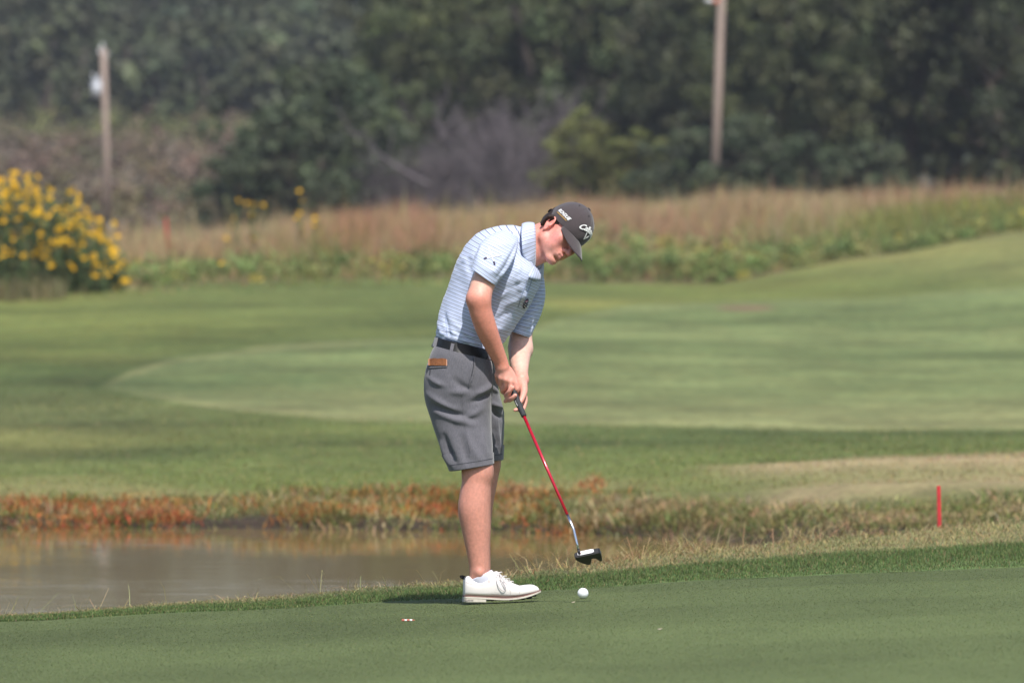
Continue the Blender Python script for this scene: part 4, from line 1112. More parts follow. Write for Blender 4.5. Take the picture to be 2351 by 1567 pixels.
if emb:
    patch('emblem_stroke', bS, lin((1205, 691), (1210, 690), 4), [1.6]*4, M_pink, shirt, .0030, .0008)
    patch('emblem_stroke', bS, lin((1203, 700), (1206, 704), 4), [1.4]*4, M_white, shirt, .0030, .0008)

# far collar leaf, hanging over the chest beside the open placket
V = []; F = []; st = []; na, nb_ = 12, 8
for i in range(na):
    s_ = i/(na-1)
    t0 = np.array([1228+19*s_, 604-4*s_]); t1 = np.array([1212+29*s_, 635+9*math.sin(s_*1.75)])
    for j in range(nb_):
        t_ = j/(nb_-1); q = t0*(1-t_)+t1*t_
        h_, _n = on_cloth(bS, q[0], q[1], 0)
        dep = (h_.y-DG) if h_ is not None else .02
        dep = min(dep, .02)-.006-.016*t_-.004*math.sin(s_*5)
        V.append(G(q[0], q[1], dep)); st.append(s_*.075+.003*t_)
for i in range(na-1):
    for j in range(nb_-1): F.append((i*nb_+j, i*nb_+j+1, (i+1)*nb_+j+1, (i+1)*nb_+j))
cf_ = link('collar_leaf', mesh_np('collar_leaf', np.array(V), np.array(F), fl={'stripe': np.array(st)}), M_shirt, shirt); solid(cf_, .0025, 0)

# ---- shorts: two legs with turned-up hems
def short_leg(secs, fl_, seed, hem_t):
    R_, seg = 96, 88
    V, F, s, th = loft(secs, R_, seg, 2.35)
    V = cloth(V, F, .0040, .12, seed); V = cloth(V, F, .0014, .035, seed+1)
    V = folds(V, F, [(a, b, c, d, w, am*1.7) for a, b, c, d, w, am in fl_])
    Vg = V.reshape(R_, seg, 3)
    inn = [Vg[-1].mean(0)+(Vg[-1]-Vg[-1].mean(0))*.97, Vg[-9].mean(0)+(Vg[-9]-Vg[-9].mean(0))*.95]
    top = Vg[0].mean(0)+(Vg[0]-Vg[0].mean(0))*.2
    Vn = np.concatenate([[top], Vg, inn]).reshape(-1, 3); n = R_+3
    i, j = np.meshgrid(np.arange(n-1), np.arange(seg), indexing='ij'); j2 = (j+1) % seg
    Fn = np.stack([i*seg+j, i*seg+j2, (i+1)*seg+j2, (i+1)*seg+j], -1).reshape(-1, 4)
    # cuff: the last rings pushed out
    k = 14
    cg = Vg[-k:]; cc = cg.mean(1, keepdims=True)
    outv = (cg-cc); outv /= np.linalg.norm(outv, axis=2, keepdims=True)
    off = np.full(k, .0042); off[0] = .0040; off[1] = .0046; off[-1] = .0030
    cuff = cg+outv*off[:, None, None]
    dwn = (Vg[-1]-Vg[-2]); end = cuff[-1]+dwn*.25-outv[-1]*.003
    Vc = np.concatenate([cuff, [end], [inn[0]+dwn*.2-(inn[0]-inn[0].mean(0))*.02], inn[1:]]).reshape(-1, 3); nc = k+3
    i, j = np.meshgrid(np.arange(nc-1), np.arange(seg), indexing='ij'); j2 = (j+1) % seg
    Fc = np.stack([i*seg+j, i*seg+j2, (i+1)*seg+j2, (i+1)*seg+j], -1).reshape(-1, 4)
    return Vn, Fn, Vc, Fc
A = short_leg([(998, 794, 1130, 827, -.075, .110, .0), (988, 812, 1132, 842, -.080, .114, .0), (979, 845, 1133, 872, -.082, .118, .0), (973, 885, 1131, 905, -.082, .118, .0), (976, 925, 1130, 942, -.085, .112, .0),
               (990, 970, 1130, 978, -.095, .106, .0), (1005, 1008, 1131, 1010, -.105, .102, .0), (1019, 1045, 1132, 1040, -.115, .100, .0), (1033, 1081, 1133, 1064, -.122, .099, .0)],
              [(985, 905, 1050, 945, 7, 5), (995, 930, 1090, 960, 8, -5), (1000, 945, 1085, 975, 6, 4), (1050, 965, 1110, 935, 7, 4), (1095, 905, 1128, 880, 6, 6), (1080, 925, 1126, 900, 6, -5),
               (1020, 1000, 1045, 1060, 6, -8), (1012, 1015, 1035, 1070, 5, 6), (1060, 1000, 1075, 1060, 6, -5), (1072, 990, 1100, 1055, 8, 4), (985, 865, 1020, 885, 6, 4), (1045, 870, 1080, 895, 7, -5),
               (1090, 815, 1078, 885, 3, 4), (1035, 900, 1075, 895, 7, 3), (1110, 990, 1118, 1050, 6, 3)], 3, 0)
B = short_leg([(1001, 794, 1133, 829, .075, .110, .0), (994, 815, 1139, 852, .080, .112, .0), (990, 860, 1143, 880, .088, .112, .0), (998, 905, 1150, 912, .098, .108, .0), (1012, 945, 1157, 945, .112, .103, .0),
               (1028, 985, 1157, 982, .125, .099, .0), (1042, 1022, 1156, 1020, .135, .096, .0), (1054, 1062, 1154, 1055, .142, .095, .0)],
              [(1130, 925, 1157, 935, 5, 6), (1128, 940, 1156, 960, 5, -5), (1140, 960, 1150, 1040, 4, 4), (1120, 880, 1146, 900, 5, 4)], 8, 0)
nV = len(A[0])
shorts = link('shorts', mesh_np('shorts', np.concatenate([A[0], B[0]]), np.concatenate([A[1], B[1]+nV])), M_shorts, golfer)
for Q in (A, B):
    link('turned_up_hem', mesh_np('turned_up_hem', Q[2], Q[3]), M_shorts, shorts)
for o in [shorts]+list(shorts.children):
    bm = bmesh.new(); bm.from_mesh(o.data); bmesh.ops.recalc_face_normals(bm, faces=bm.faces); bm.to_mesh(o.data); bm.free()
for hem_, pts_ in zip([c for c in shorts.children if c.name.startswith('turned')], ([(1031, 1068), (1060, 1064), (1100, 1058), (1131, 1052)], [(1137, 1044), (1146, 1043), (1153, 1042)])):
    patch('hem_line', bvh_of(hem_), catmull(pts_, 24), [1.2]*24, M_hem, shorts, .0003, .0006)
bSh = bvh_of(shorts)
patch('pocket_edge', bSh, catmull([(1088, 817), (1089, 835), (1085, 860), (1076, 886)], 16), [2.6]*16, M_shorts, shorts, .0004, .0035)
patch('pocket_opening', bSh, catmull([(1086, 817), (1087, 835), (1083, 860), (1074, 886)], 16), [.8, 1.6, 2.2, 2.4, 2.4, 2.2, 2, 1.8, 1.6, 1.4, 1.2, 1.1, 1, .9, .8, .6], M_hem, shorts, .0003, .0008)
patch('pocket_welt', bSh, catmull([(977, 842), (990, 842), (1008, 841), (1026, 840)], 14), [5]*14, M_shorts, shorts, .0004, .0032)
patch('pocket_slit', bSh, lin((988, 849), (987, 860), 5), [1.8]*5, M_hem, shorts, .0004, .0010)
patch('outseam', bSh, catmull([(1062, 805), (1060, 900), (1068, 980), (1085, 1058)], 30), [1.3]*30, M_shorts, shorts, .0002, .0012)

# ---- belt with loops
V, F, s, th = loft([(1001, 774, 1134, 805, 0, .163, 0), (997, 784, 1136, 816, 0, .172, 0), (992, 796, 1135, 829, 0, .182, 0)], 9, 96, 2.25)
belt = link('belt', mesh_np('belt', V, F), M_belt, golfer); solid(belt, .004, 1.0)
bB = bvh_of(belt)
for (x0, y0, x1, y1) in ((1043, 779, 1036, 811), (1123, 802, 1119, 829), (1006, 772, 1000, 797)):
    patch('belt_loop', bB, lin((x0, y0), (x1, y1), 7), [7]*7, M_shorts, belt, .0045, .0022)

# ---- shoes
def build_shoe(dy, dpx, label):
    root = empty('shoe', G(1075+dpx, 1379, dy)); root.parent = golfer; root.location = root.location-golfer.location
    X0 = G(1064+dpx, 1380, dy); k = DG/FPX                      # metres per photo pixel
    gp = lambda x, y: np.array([X0[0]+(x-1064)*k, 0, X0[2]+(1380-y)*k])
    # side profile: px, bottom row, top row, half width (m)
    prof = [(1066, 1366, 1337, .020), (1068, 1367, 1327, .030), (1074, 1367.5, 1322, .036), (1085, 1368, 1325, .0405), (1100, 1368.5, 1328, .0425), (1118, 1369.5, 1323, .0425),
            (1130, 1370, 1315, .0415), (1140, 1370.5, 1311, .0405), (1150, 1371, 1319, .0415), (1162, 1371, 1329, .044), (1175, 1370, 1337, .0462), (1188, 1368.5, 1342.5, .0470), (1200, 1366.5, 1343, .0462),
            (1212, 1364, 1341.5, .0435), (1222, 1361.5, 1342, .038), (1230, 1358.5, 1345, .029), (1235, 1356, 1349, .018), (1237, 1355, 1352.5, .006)]
    Pf = catmull(prof, 60); seg = 40; V = []; F = []
    for i, (x, b, t, w) in enumerate(Pf):
        a = gp(x, b); c = gp(x, t); hh = max(c[2]-a[2], .002)
        for j in range(seg):
            th = 2*math.pi*j/seg; cx_, sz = math.cos(th), math.sin(th)
            # flat bottom, domed top narrower than the foot
            zz = (sz*.5+.5) if sz > 0 else .5+.5*math.copysign(abs(sz)**.35, sz)
            ww = w*math.copysign(abs(cx_)**.8, cx_)*(1-(.12+.30*min(1, max(0, (x-1125)/30)))*max(0, sz)**1.5)
            groove = 0
            if abs(x-1193) < 2.5 and sz > -.6: groove = -.0012
            V.append((a[0], dy+DG+ww+math.copysign(groove, ww)*(1 if ww > 0 else 1), a[2]+hh*zz+(groove if sz > .3 else 0)))
    for i in range(59):
        for j in range(seg): F.append((i*seg+j, i*seg+(j+1) % seg, (i+1)*seg+(j+1) % seg, (i+1)*seg+j))
    F.append(tuple(range(seg))); F.append(tuple(reversed(range(59*seg, 60*seg))))
    me = mesh_py('upper', V, F); bm = bmesh.new(); bm.from_mesh(me); bmesh.ops.recalc_face_normals(bm, faces=bm.faces); bm.to_mesh(me); bm.free()
    up = link('upper', me, M_shoe, root)
    # welt, sole, heel: outlines swept with thickness
    def slab(name, prof2, m):
        V = []; F = []; Q = catmull(prof2, 44)
        for x, t, b, w in Q:
            a, c = gp(x, b), gp(x, t)
            for (y, z) in ((-w, c[2]), (w, c[2]), (w, a[2]), (-w, a[2])): V.append((a[0], DG+dy+y, z))
        for i in range(43):
            for j in range(4): F.append((i*4+j, i*4+(j+1) % 4, (i+1)*4+(j+1) % 4, (i+1)*4+j))
        F += [(0, 3, 2, 1), (172, 173, 174, 175)]
        me = mesh_py(name, V, F); bm = bmesh.new(); bm.from_mesh(me); bmesh.ops.recalc_face_normals(bm, faces=bm.faces)
        bmesh.ops.bevel(bm, geom=[e for e in bm.edges if e.calc_face_angle(0) > .9], offset=.0012, segments=1, affect='EDGES')
        bm.to_mesh(me); bm.free()
        return link(name, me, m, root, smooth=False)
    W_ = [(1064.5, .012), (1066, .026), (1072, .036), (1090, .039), (1115, .039), (1140, .041), (1165, .0465), (1190, .0495), (1212, .046), (1228, .035), (1237, .020), (1241, .007)]
    tops = np.interp([w[0] for w in W_], [1064, 1100, 1150, 1175, 1200, 1220, 1242], [1366.5, 1367.5, 1370.5, 1370, 1366.5, 1361, 1353])
    slab('welt', [(w[0], t-.5, t+2.2, w[1]) for w, t in zip(W_, tops)], M_welt)
    slab('sole', [(w[0], t+1.9, t+6.0, w[1]+.0008) for w, t in zip(W_, tops)], M_sole)
    slab('heel', [(x, 1372.5, 1381.0, w) for x, w in ((1064.3, .014), (1066, .027), (1073, .0365), (1085, .039), (1100, .039), (1113, .0385), (1116, .038))], M_sole)
    slab('heel_label', [(x, 1373.8, 1379.0, w) for x, w in ((1066.6, .0298), (1069, .0345), (1074, .0378), (1080, .0392), (1087, .0396))], M_welt2)
    for x, b in ((1130, 1376.5), (1172, 1376.3), (1200, 1373.5), (1216, 1370.5), (1226, 1366.5)):
        for sy in (-1, 1):
            bm = bmesh.new(); bmesh.ops.create_cone(bm, cap_ends=True, segments=10, radius1=.009, radius2=.006, depth=.005)
            c = gp(x, b); w = .022 if x < 1220 else .012
            for p in bm.verts: p.co = Vector((c[0]+p.co.x, DG+dy+sy*w+p.co.y, c[2]-.001-p.co.z))
            link('spike', bm_mesh('spike', bm), M_capblack, root)
    # laces and heel tab
    def tube(name, pts, r, m, par, n=20):
        V = []; F = []; Q = catmull(np.array(pts, float), n)
        T = np.gradient(Q, axis=0)
        for q, t in zip(Q, T):
            t = t/np.linalg.norm(t); a = np.cross(t, [0.2, .3, .9]); a /= np.linalg.norm(a); b = np.cross(t, a)
            for j in range(6):
                an = j*math.pi/3; V.append(q+r*(a*math.cos(an)+b*math.sin(an)))
        for i in range(n-1):
            for j in range(6): F.append((i*6+j, i*6+(j+1) % 6, (i+1)*6+(j+1) % 6, (i+1)*6+j))
        return link(name, mesh_py(name, V, F), m, par)
    yy = lambda x, y, d: np.array([gp(x, y)[0], DG+dy-d, gp(x, y)[2]])
    M = M_shoe
    lc = []
    for a, b in (((1141, 1317), (1150, 1318)), ((1150, 1324), (1160, 1327)), ((1158, 1330), (1168, 1333)), ((1165, 1335), (1176, 1339))):
        lc.append(tube('lace', [yy(a[0]-3, a[1]+6, .036), yy(a[0], a[1]-1, .022), yy(b[0], b[1]-5, 0.0), yy(b[0]+2, b[1]-3, -.018)], .0017, M_shoe, root))
    tube('lace', [yy(1143, 1315, .026), yy(1139, 1328, .039), yy(1144, 1344, .046), yy(1154, 1354, .0485), yy(1161, 1350, .048), yy(1158, 1338, .044), yy(1150, 1324, .034), yy(1145, 1316, .026)], .0015, M_lace, root, 30)
    tube('lace', [yy(1146, 1316, .022), yy(1150, 1332, .041), yy(1158, 1346, .0475), yy(1160, 1349, .048)], .0015, M_lace, root, 14)
    tube('lace', [yy(1146, 1316, .020), yy(1156, 1324, .036), yy(1166, 1333, .042), yy(1170, 1330, .036)], .0014, M_lace, root, 14)
    tube('heel_tab', [yy(1068, 1329, .004), yy(1061, 1325, .004), yy(1060, 1321, 0.0), yy(1066, 1323, -.004), yy(1070, 1326, -.004)], .0022, M_capblack, root, 12)
    # quarter seam and toe cap seam
    bv = bvh_of(up)
    if dy < 0:
        for pts in ([(1150, 1322), (1160, 1338), (1170, 1352), (1172, 1364)], [(1196, 1345), (1194, 1353), (1193, 1362)], [(1070, 1336), (1085, 1341), (1110, 1343)]):
            patch('seam', bv, catmull(pts, 10), [1.0]*10, M_seam, root, .0002, .0006)
        patch('maker_mark', bv, [(1122.5, 1331), (1122.5, 1337)], [5.5, 5.5], M_seam, root, .0002, .0005)
    return root
M_welt2 = mat('heel_print', base=(0.34, 0.30, 0.27), rough=0.6, var=0.35, vscale=160)
M_lace = mat('lace', base=(0.56, 0.52, 0.53), rough=0.7, var=0.05)
M_seam = mat('shoe_seam', base=(0.50, 0.44, 0.42), rough=0.6, var=0.05)
build_shoe(-.15, 0, 'right'); build_shoe(.17, -3, 'left')
# ---- socks
for dy, dp in ((-.15, 0), (.17, -3)):
    v = Vol(G(1060, 1372, dy-.06), G(1150, 1295, dy+.06), .0025)
    v.chain([(G(1101+dp, 1308, dy), .0415), (G(1102+dp, 1326, dy), .0395), (G(1108+dp, 1345, dy), .030)], .02)
    v.cap(G(1116+dp, 1322, dy), G(1132+dp, 1330, dy), .028, .026, .02)
    # slanted top edge: higher at the instep
    nrm = np.array([-.42, 0, .907]); c0 = G(1100+dp, 1321, dy)
    X, Y, Z = np.meshgrid(*v.ax, indexing='ij')
    v.d = np.maximum(v.d, ((X-c0[0])*nrm[0]+(Z-c0[2])*nrm[2])).astype(np.float32)
    V, F = v.mesh(0)
    link('sock', mesh_np('sock', V, F), M_sock, golfer)

# ================================================================== putter, ball, wallet
M_red = mat('red_shaft', base=(0.55, 0.012, 0.035), rough=0.22, metal=0.35, spec=0.5, coat=0.5)
M_chrome = mat('steel', base=(0.62, 0.66, 0.72), rough=0.18, metal=1.0)
M_grip = mat('grip_rubber', base=(0.030, 0.032, 0.036), rough=0.6, spec=0.4, var=0.2, vscale=300, bump=0.3, bscale=600)
M_putter = mat('putter_black', base=(0.012, 0.012, 0.013), rough=0.38, spec=0.5, var=0.1)
M_insert = mat('putter_insert', base=(0.78, 0.76, 0.80), rough=0.35, var=0.03)
M_redmark = mat('red_mark', base=(0.55, 0.10, 0.12), rough=0.5, var=0.1)
putter = empty('putter', P(1348, 1275, 27.55))
tag(putter, 'putter with red shaft and black winged head held by the golfer', 'golf club')
def tube_o(name, pts, rad, m, par, seg=16, n=None, cap=True):
    V = []; F = []
    Q = np.array(pts, float); R_ = np.array(rad, float)
    if n: Q = catmull(Q, n); R_ = catmull(R_[:, None], n)[:, 0]
    n = len(Q); T = np.gradient(Q, axis=0)
    for q, t, r in zip(Q, T, R_):
        t = t/np.linalg.norm(t); a = np.cross(t, [0.1, .95, .3]); a /= np.linalg.norm(a); b = np.cross(t, a)
        for j in range(seg):
            an = 2*math.pi*j/seg; V.append(q+r*(a*math.cos(an)+b*math.sin(an)))
    for i in range(n-1):
        for j in range(seg): F.append((i*seg+j, i*seg+(j+1) % seg, (i+1)*seg+(j+1) % seg, (i+1)*seg+j))
    if cap: F += [tuple(range(seg)), tuple(reversed(range((n-1)*seg, n*seg)))]
    me = mesh_py(name, V, F); bm = bmesh.new(); bm.from_mesh(me); bmesh.ops.recalc_face_normals(bm, faces=bm.faces); bm.to_mesh(me); bm.free()
    return link(name, me, m, par)
BUT = G(1158, 852, -.125); BND = G(1317, 1214, -.430); HOS = G(1328.5, 1263, -.455)
sh = lambda t: BUT+(BND-BUT)*t
tg = lambda row: (row-852)/(1214-852)
g0, g1, g2 = tg(852), tg(955), tg(1181)
tube_o('grip', [sh(g0), sh(g0+.01), sh((g0+g1)/2), sh(g1-.01), sh(g1)], [.011, .0135, .0128, .0108, .0098], M_grip, putter, 18, 14)
tube_o('shaft', [sh(g1-.02), sh((g1+g2)/2), sh(g2)], [.0066, .0062, .0056], M_red, putter, 14)
tube_o('shaft_tip', [sh(g2), sh(.96), sh(1.0), BND+(HOS-BND)*.1, BND+(HOS-BND)*.6, HOS], [.0053, .0050, .0049, .0048, .0046, .0046], M_chrome, putter, 14)
# grip lettering: small pale strokes along the front of the grip
gax = (sh(1)-sh(0)); gax /= np.linalg.norm(gax); gside = np.cross(gax, [0, 1, 0]); gside /= np.linalg.norm(gside)
for k, tt in enumerate(np.linspace(tg(917), tg(929), 5)):
    c = sh(tt)-gside*0.006+np.array([0, -.0108, 0]); bm = bmesh.new(); bmesh.ops.create_cube(bm, size=1)
    w = (.0030, .0040, .0034, .0042, .0032)[k]
    for p in bm.verts: p.co = Vector(c)+Vector(gax)*p.co.x*.0016+Vector(gside)*p.co.y*w*1.5+Vector((0, 1, 0))*p.co.z*.002
    link('grip_print', bm_mesh('grip_print', bm), M_white, putter, smooth=False)
# head: face towards the camera and tipped up, two wings behind and below
hx = G(1378, 1260, -.455)-G(1316, 1273, -.455); hw = np.linalg.norm(hx); hx /= hw       # along the face, heel to toe
tip = math.radians(40)
hup0 = np.cross(hx, [0, 1, 0]); hup0 = hup0 if hup0[2] > 0 else -hup0
hback0 = np.array([0, 1.0, 0])
hback = hback0*math.cos(tip)-hup0*math.sin(tip); hup = hup0*math.cos(tip)+hback0*math.sin(tip)
HO = G(1348, 1267, -.458)
W2 = .050
def hb(x, b, u): return HO+hx*x+hback*b+hup*u
outline = [(-W2, .004), (-W2+.004, 0), (W2-.004, 0), (W2, .004), (W2+.003, .030), (W2+.002, .062), (W2-.007, .066), (W2-.013, .048), (W2-.024, .034),
           (.013, .032), (.008, .048), (.006, .068), (-.006, .071), (-.022, .056), (-.040, .034), (-W2-.001, .018)]
bm = bmesh.new()
top = [bm.verts.new(hb(x, b, .0105-(.004 if b > .05 else 0))) for x, b in outline]; bot = [bm.verts.new(hb(x*.97, b, -.0135+(.004 if b > .05 else 0))) for x, b in outline]
n = len(outline)
for i in range(n): bm.faces.new((top[i], top[(i+1) % n], bot[(i+1) % n], bot[i]))
bm.faces.new(top); bm.faces.new(bot[::-1]); bmesh.ops.recalc_face_normals(bm, faces=bm.faces)
bmesh.ops.bevel(bm, geom=bm.edges[:], offset=.0022, segments=2, affect='EDGES')
head = link('putter_head', bm_mesh('putter_head', bm), M_putter, putter, smooth=False)
def plate(name, x0, x1, u0, u1, b0, b1, m, par):
    bm = bmesh.new(); bmesh.ops.create_cube(bm, size=1)
    bmesh.ops.bevel(bm, geom=[e for e in bm.edges if abs(e.verts[0].co.y-e.verts[1].co.y) > .5], offset=.12, segments=3, affect='EDGES')
    for p in bm.verts: p.co = Vector(hb((x0+x1)/2+p.co.x*(x1-x0), (b0+b1)/2+p.co.y*(b1-b0), (u0+u1)/2+p.co.z*(u1-u0)))
    return link(name, bm_mesh(name, bm), m, par, smooth=False)
plate('face_insert', -.037, .026, -.0088, .0090, -.0022, .004, M_insert, head)
bm = bmesh.new()
for j in range(16):
    a0, a1 = 2*math.pi*j/16, 2*math.pi*(j+1)/16
    q = [bm.verts.new(hb(-.027+r*math.cos(a), -.0029, -.001+r*math.sin(a))) for a, r in ((a0, .0034), (a1, .0034), (a1, .0024), (a0, .0024))]
    bm.faces.new(q)
link('insert_ring', bm_mesh('insert_ring', bm), M_redmark, head, smooth=False)
plate('alignment_line', .040, .0415, .0085, .0120, .004, .05, M_insert, head)
tube_o('hosel', [HOS+(HOS-BND)/np.linalg.norm(HOS-BND)*d for d in (-.006, .004, .018)], [.0050, .0055, .0055], M_putter, putter, 14)

# ---- ball with dimples
M_ball = mat('ball_white', base=(0.82, 0.84, 0.87), rough=0.3, spec=0.5, coat=0.3)
by = 27.9
def _green_z_old(x, y):
    xx = 6*np.tanh((x+.04)/6)
    return .045*xx-np.where(y > 28, .02*(y-28), .012*(y-28)*1.0)
def ball():
    bm = bmesh.new(); bmesh.ops.create_icosphere(bm, subdivisions=5, radius=1)
    i = np.arange(330); z = 1-2*(i+.5)/330; ph = i*math.pi*(3-math.sqrt(5)); D = np.stack([np.sqrt(1-z*z)*np.cos(ph), np.sqrt(1-z*z)*np.sin(ph), z], 1)
    R_ = .02135
    for v in bm.verts:
        c = np.array(v.co); a = math.acos(min(1, (D @ c).max()))
        dep = .00028*max(0, 1-(a/.088)**2)
        v.co = v.co*(R_-dep)
    me = bm_mesh('golf_ball', bm)
    x = (1338.5-CX)/FPX*by; o = link('golf_ball', me, M_ball); o.location = (x, by, float(green_z(x, by))+.0210)
    tag(o, 'white golf ball lying on the putting green under the putter', 'golf ball')
ball()

# ---- leather book in the back pocket
M_leath = mat('tan_leather', base=(0.24, 0.090, 0.032), rough=0.55, var=0.2, vscale=90, bump=0.2, bscale=250)
M_page = mat('paper_edge', base=(0.55, 0.30, 0.20), rough=0.8, var=0.2, vscale=300)
wal = empty('wallet', G(1002, 838, -.18)); tag(wal, 'tan leather wallet sticking out of the back pocket of the shorts', 'wallet')
bP = bvh_of(shorts)
def slab_on(name, rows, px0, px1, off0, off1, m, par, wav=0.0):
    V = []; F = []; n = 14
    for i in range(n):
        x = px0+(px1-px0)*i/(n-1)
        for (r, off) in ((rows[1], off0), (rows[0]+wav*math.sin(i*1.1), off0), (rows[0]+wav*math.sin(i*1.1+.4), off1), (rows[1], off1)):
            a, nn = on_cloth(bP, max(x, 990), max(r, 826), 0)
            a = a+nn*off; a = a+Vector((G(x, r, 0)-G(max(x, 990), max(r, 826), 0)))
            V.append(a)
    for i in range(n-1):
        for j in range(4): F.append((i*4+j, i*4+(j+1) % 4, (i+1)*4+(j+1) % 4, (i+1)*4+j))
    F += [(0, 1, 2, 3), (4*n-4, 4*n-1, 4*n-2, 4*n-3)]
    return link(name, mesh_py(name, V, F), m, par, smooth=False)
slab_on('cover', (824.5, 839), 986, 1025, .0040, .0062, M_leath, wal, .8)
slab_on('pages', (825, 839), 987, 1027, .0024, .0038, M_page, wal)
slab_on('cover', (822.5, 839), 986, 1024, .0005, .0022, M_leath, wal, .6)

# ================================================================== trees
M_bark = mat('bark', base=(.085, .068, .055), rough=.9, var=.3, vscale=8, bump=.8, bscale=12)
M_greybark = mat('grey_bark', base=(.115, .098, .105), rough=.9, var=.25, vscale=8, bump=.6, bscale=14)
M_crown = mat('tree_leaves', rough=.6, spec=.3, attr=True, transl=.10)

def limb_mesh(segs, sides=5):
    """segs: list of (p, q, rp, rq)"""
    V, F = [], []
    for p, q, a, b in segs:
        t = q-p; t = t/np.linalg.norm(t); u = np.cross(t, [.3, .5, .81]); u /= np.linalg.norm(u); w = np.cross(t, u); o = len(V)
        for c, r in ((p, a), (q, b)):
            for j in range(sides):
                an = 2*math.pi*j/sides; V.append(c+r*(u*math.cos(an)+w*math.sin(an)))
        for j in range(sides): F.append((o+j, o+(j+1) % sides, o+sides+(j+1) % sides, o+sides+j))
    return np.array(V), np.array(F)
def path(p, d, L, n, r0, r1, wig, rg, lift=.0):
    out = []; q = p.copy(); d = d/np.linalg.norm(d)
    for i in range(n):
        d = d+rg.normal(0, wig, 3)+np.array([0, 0, lift]); d /= np.linalg.norm(d)
        e = q+d*L/n; a = r0+(r1-r0)*i/n; b = r0+(r1-r0)*(i+1)/n; out.append((q, e, a, b)); q = e
    return out
def tree_meshes(seed, h, wd, col, n_cl, per, leaf, skirt=.12, lean=0.0):
    rg = np.random.default_rng(seed)
    trunk = path(np.zeros(3), np.array([lean, 0, 1.0]), h*.72, 7, .02*h+.05, .012*h, .07, rg)
    segs = list(trunk); ends = []
    for i in range(15):
        k = rg.integers(1, 7); p = trunk[k][0]; a = rg.uniform(0, 6.28); el = rg.uniform(.15, .9)
        d = np.array([math.cos(a)*math.cos(el), math.sin(a)*math.cos(el), math.sin(el)])
        L = wd*.5*rg.uniform(.6, 1.0)*(1.05-.06*k)
        pa = path(p, d, L, 4, .008*h, .003*h, .16, rg, .05); segs += pa; ends += [s[1] for s in pa[1:]]
        for s in pa[1:]:
            d2 = rg.normal(size=3); d2[2] = abs(d2[2])*.6; segs += path(s[1], d2, L*.35, 2, .0035*h, .0015*h, .2, rg)
    # clump centres: on the limbs and over an uneven crown volume
    th = rg.uniform(0, 6.28, n_cl); uu = rg.uniform(-1, 1, n_cl); rr = rg.uniform(.35, 1, n_cl)**.45
    lump = 1+.22*np.sin(3*th+seed)+.18*np.sin(5*uu+2*th+seed*2)
    cent = np.stack([np.cos(th)*np.sqrt(1-uu**2)*rr*lump*wd/2, np.sin(th)*np.sqrt(1-uu**2)*rr*lump*wd/2, h*(.5+skirt*.5)+uu*rr*lump*h*(.5-skirt*.5)], 1)
    cent[:, 0] += lean*cent[:, 2]*.5
    E = np.array(ends); cent = np.concatenate([cent, E[rg.integers(0, len(E), n_cl//4)]])
    cent = cent[(cent[:, 2] > h*skirt*.5)]
    rad = rg.uniform(.28, .62, len(cent))*(.6+.05*h)
    V, F, C = leaf_cloud(cent, rad, per, leaf, np.array(col), var=.25, cvar=.24)
    tv, tf = limb_mesh(segs)
    return mesh_np('trunk', tv, tf), mesh_np('crown', V, F, col=C)
PROTO = {
    'oak': tree_meshes(1, 8.5, 6.4, (.078, .092, .036), 150, 110, .115, .08),
    'dark': tree_meshes(2, 8.0, 5.6, (.052, .062, .029), 140, 110, .115, .06),
    'round': tree_meshes(3, 6.0, 5.2, (.080, .100, .042), 120, 110, .115, .05),
    'bush': tree_meshes(4, 2.8, 3.2, (.062, .080, .040), 60, 110, .09, .02),
    'lime': tree_meshes(5, 4.0, 3.6, (.130, .140, .042), 80, 110, .095, .04),
    'slim': tree_meshes(6, 9.0, 4.2, (.072, .084, .036), 130, 110, .115, .10)}
def bare_meshes(seed, h, spread, lean=0.0):
    rg = np.random.default_rng(seed); segs = []
    def grow(p, d, L, r, lev):
        pa = path(p, d, L, 3, r, r*.6, .12, rg, .02); segs.extend(pa)
        if lev == 0: return
        for s in pa:
            for _ in range(2 if lev > 1 else 3):
                d2 = d*.55+rg.normal(0, spread, 3); d2[2] += .25
                grow(s[1], d2/np.linalg.norm(d2), L*rg.uniform(.5, .72), r*.52, lev-1)
    for _ in range(3):
        d = np.array([lean+rg.normal(0, .3), rg.normal(0, .3), 1.0]); grow(np.array([rg.normal(0, .15), rg.normal(0, .15), -.1]), d/np.linalg.norm(d), h*.42, .045, 3)
    tv, tf = limb_mesh(segs, 3); return mesh_np('branches', tv, tf)
BARE = [bare_meshes(11, 3.4, .55), bare_meshes(12, 2.6, .7), bare_meshes(13, 3.0, .5, -.5)]
for t in PROTO.values():
    t[0].materials.append(M_bark); t[1].materials.append(M_crown)
for b in BARE: b.materials.append(M_greybark)
def plant_tree(kind, px, d, sc, label, rot, group='trees of the belt behind the meadow', sx=1.0, cat='tree', name='tree', dz=-.05):
    x = (px-CX)/FPX*d; o = empty(name, (x, d, float(ground_z([x], [d])[0])+dz)); o.scale = (sc*sx, sc*sx, sc); o.rotation_euler = (0, 0, rot)
    tag(o, label, cat, group)
    for nm, me in (('trunk', PROTO[kind][0]), ('crown', PROTO[kind][1])):
        c = bpy.data.objects.new(nm, me); COL.objects.link(c); c.parent = o
    return o
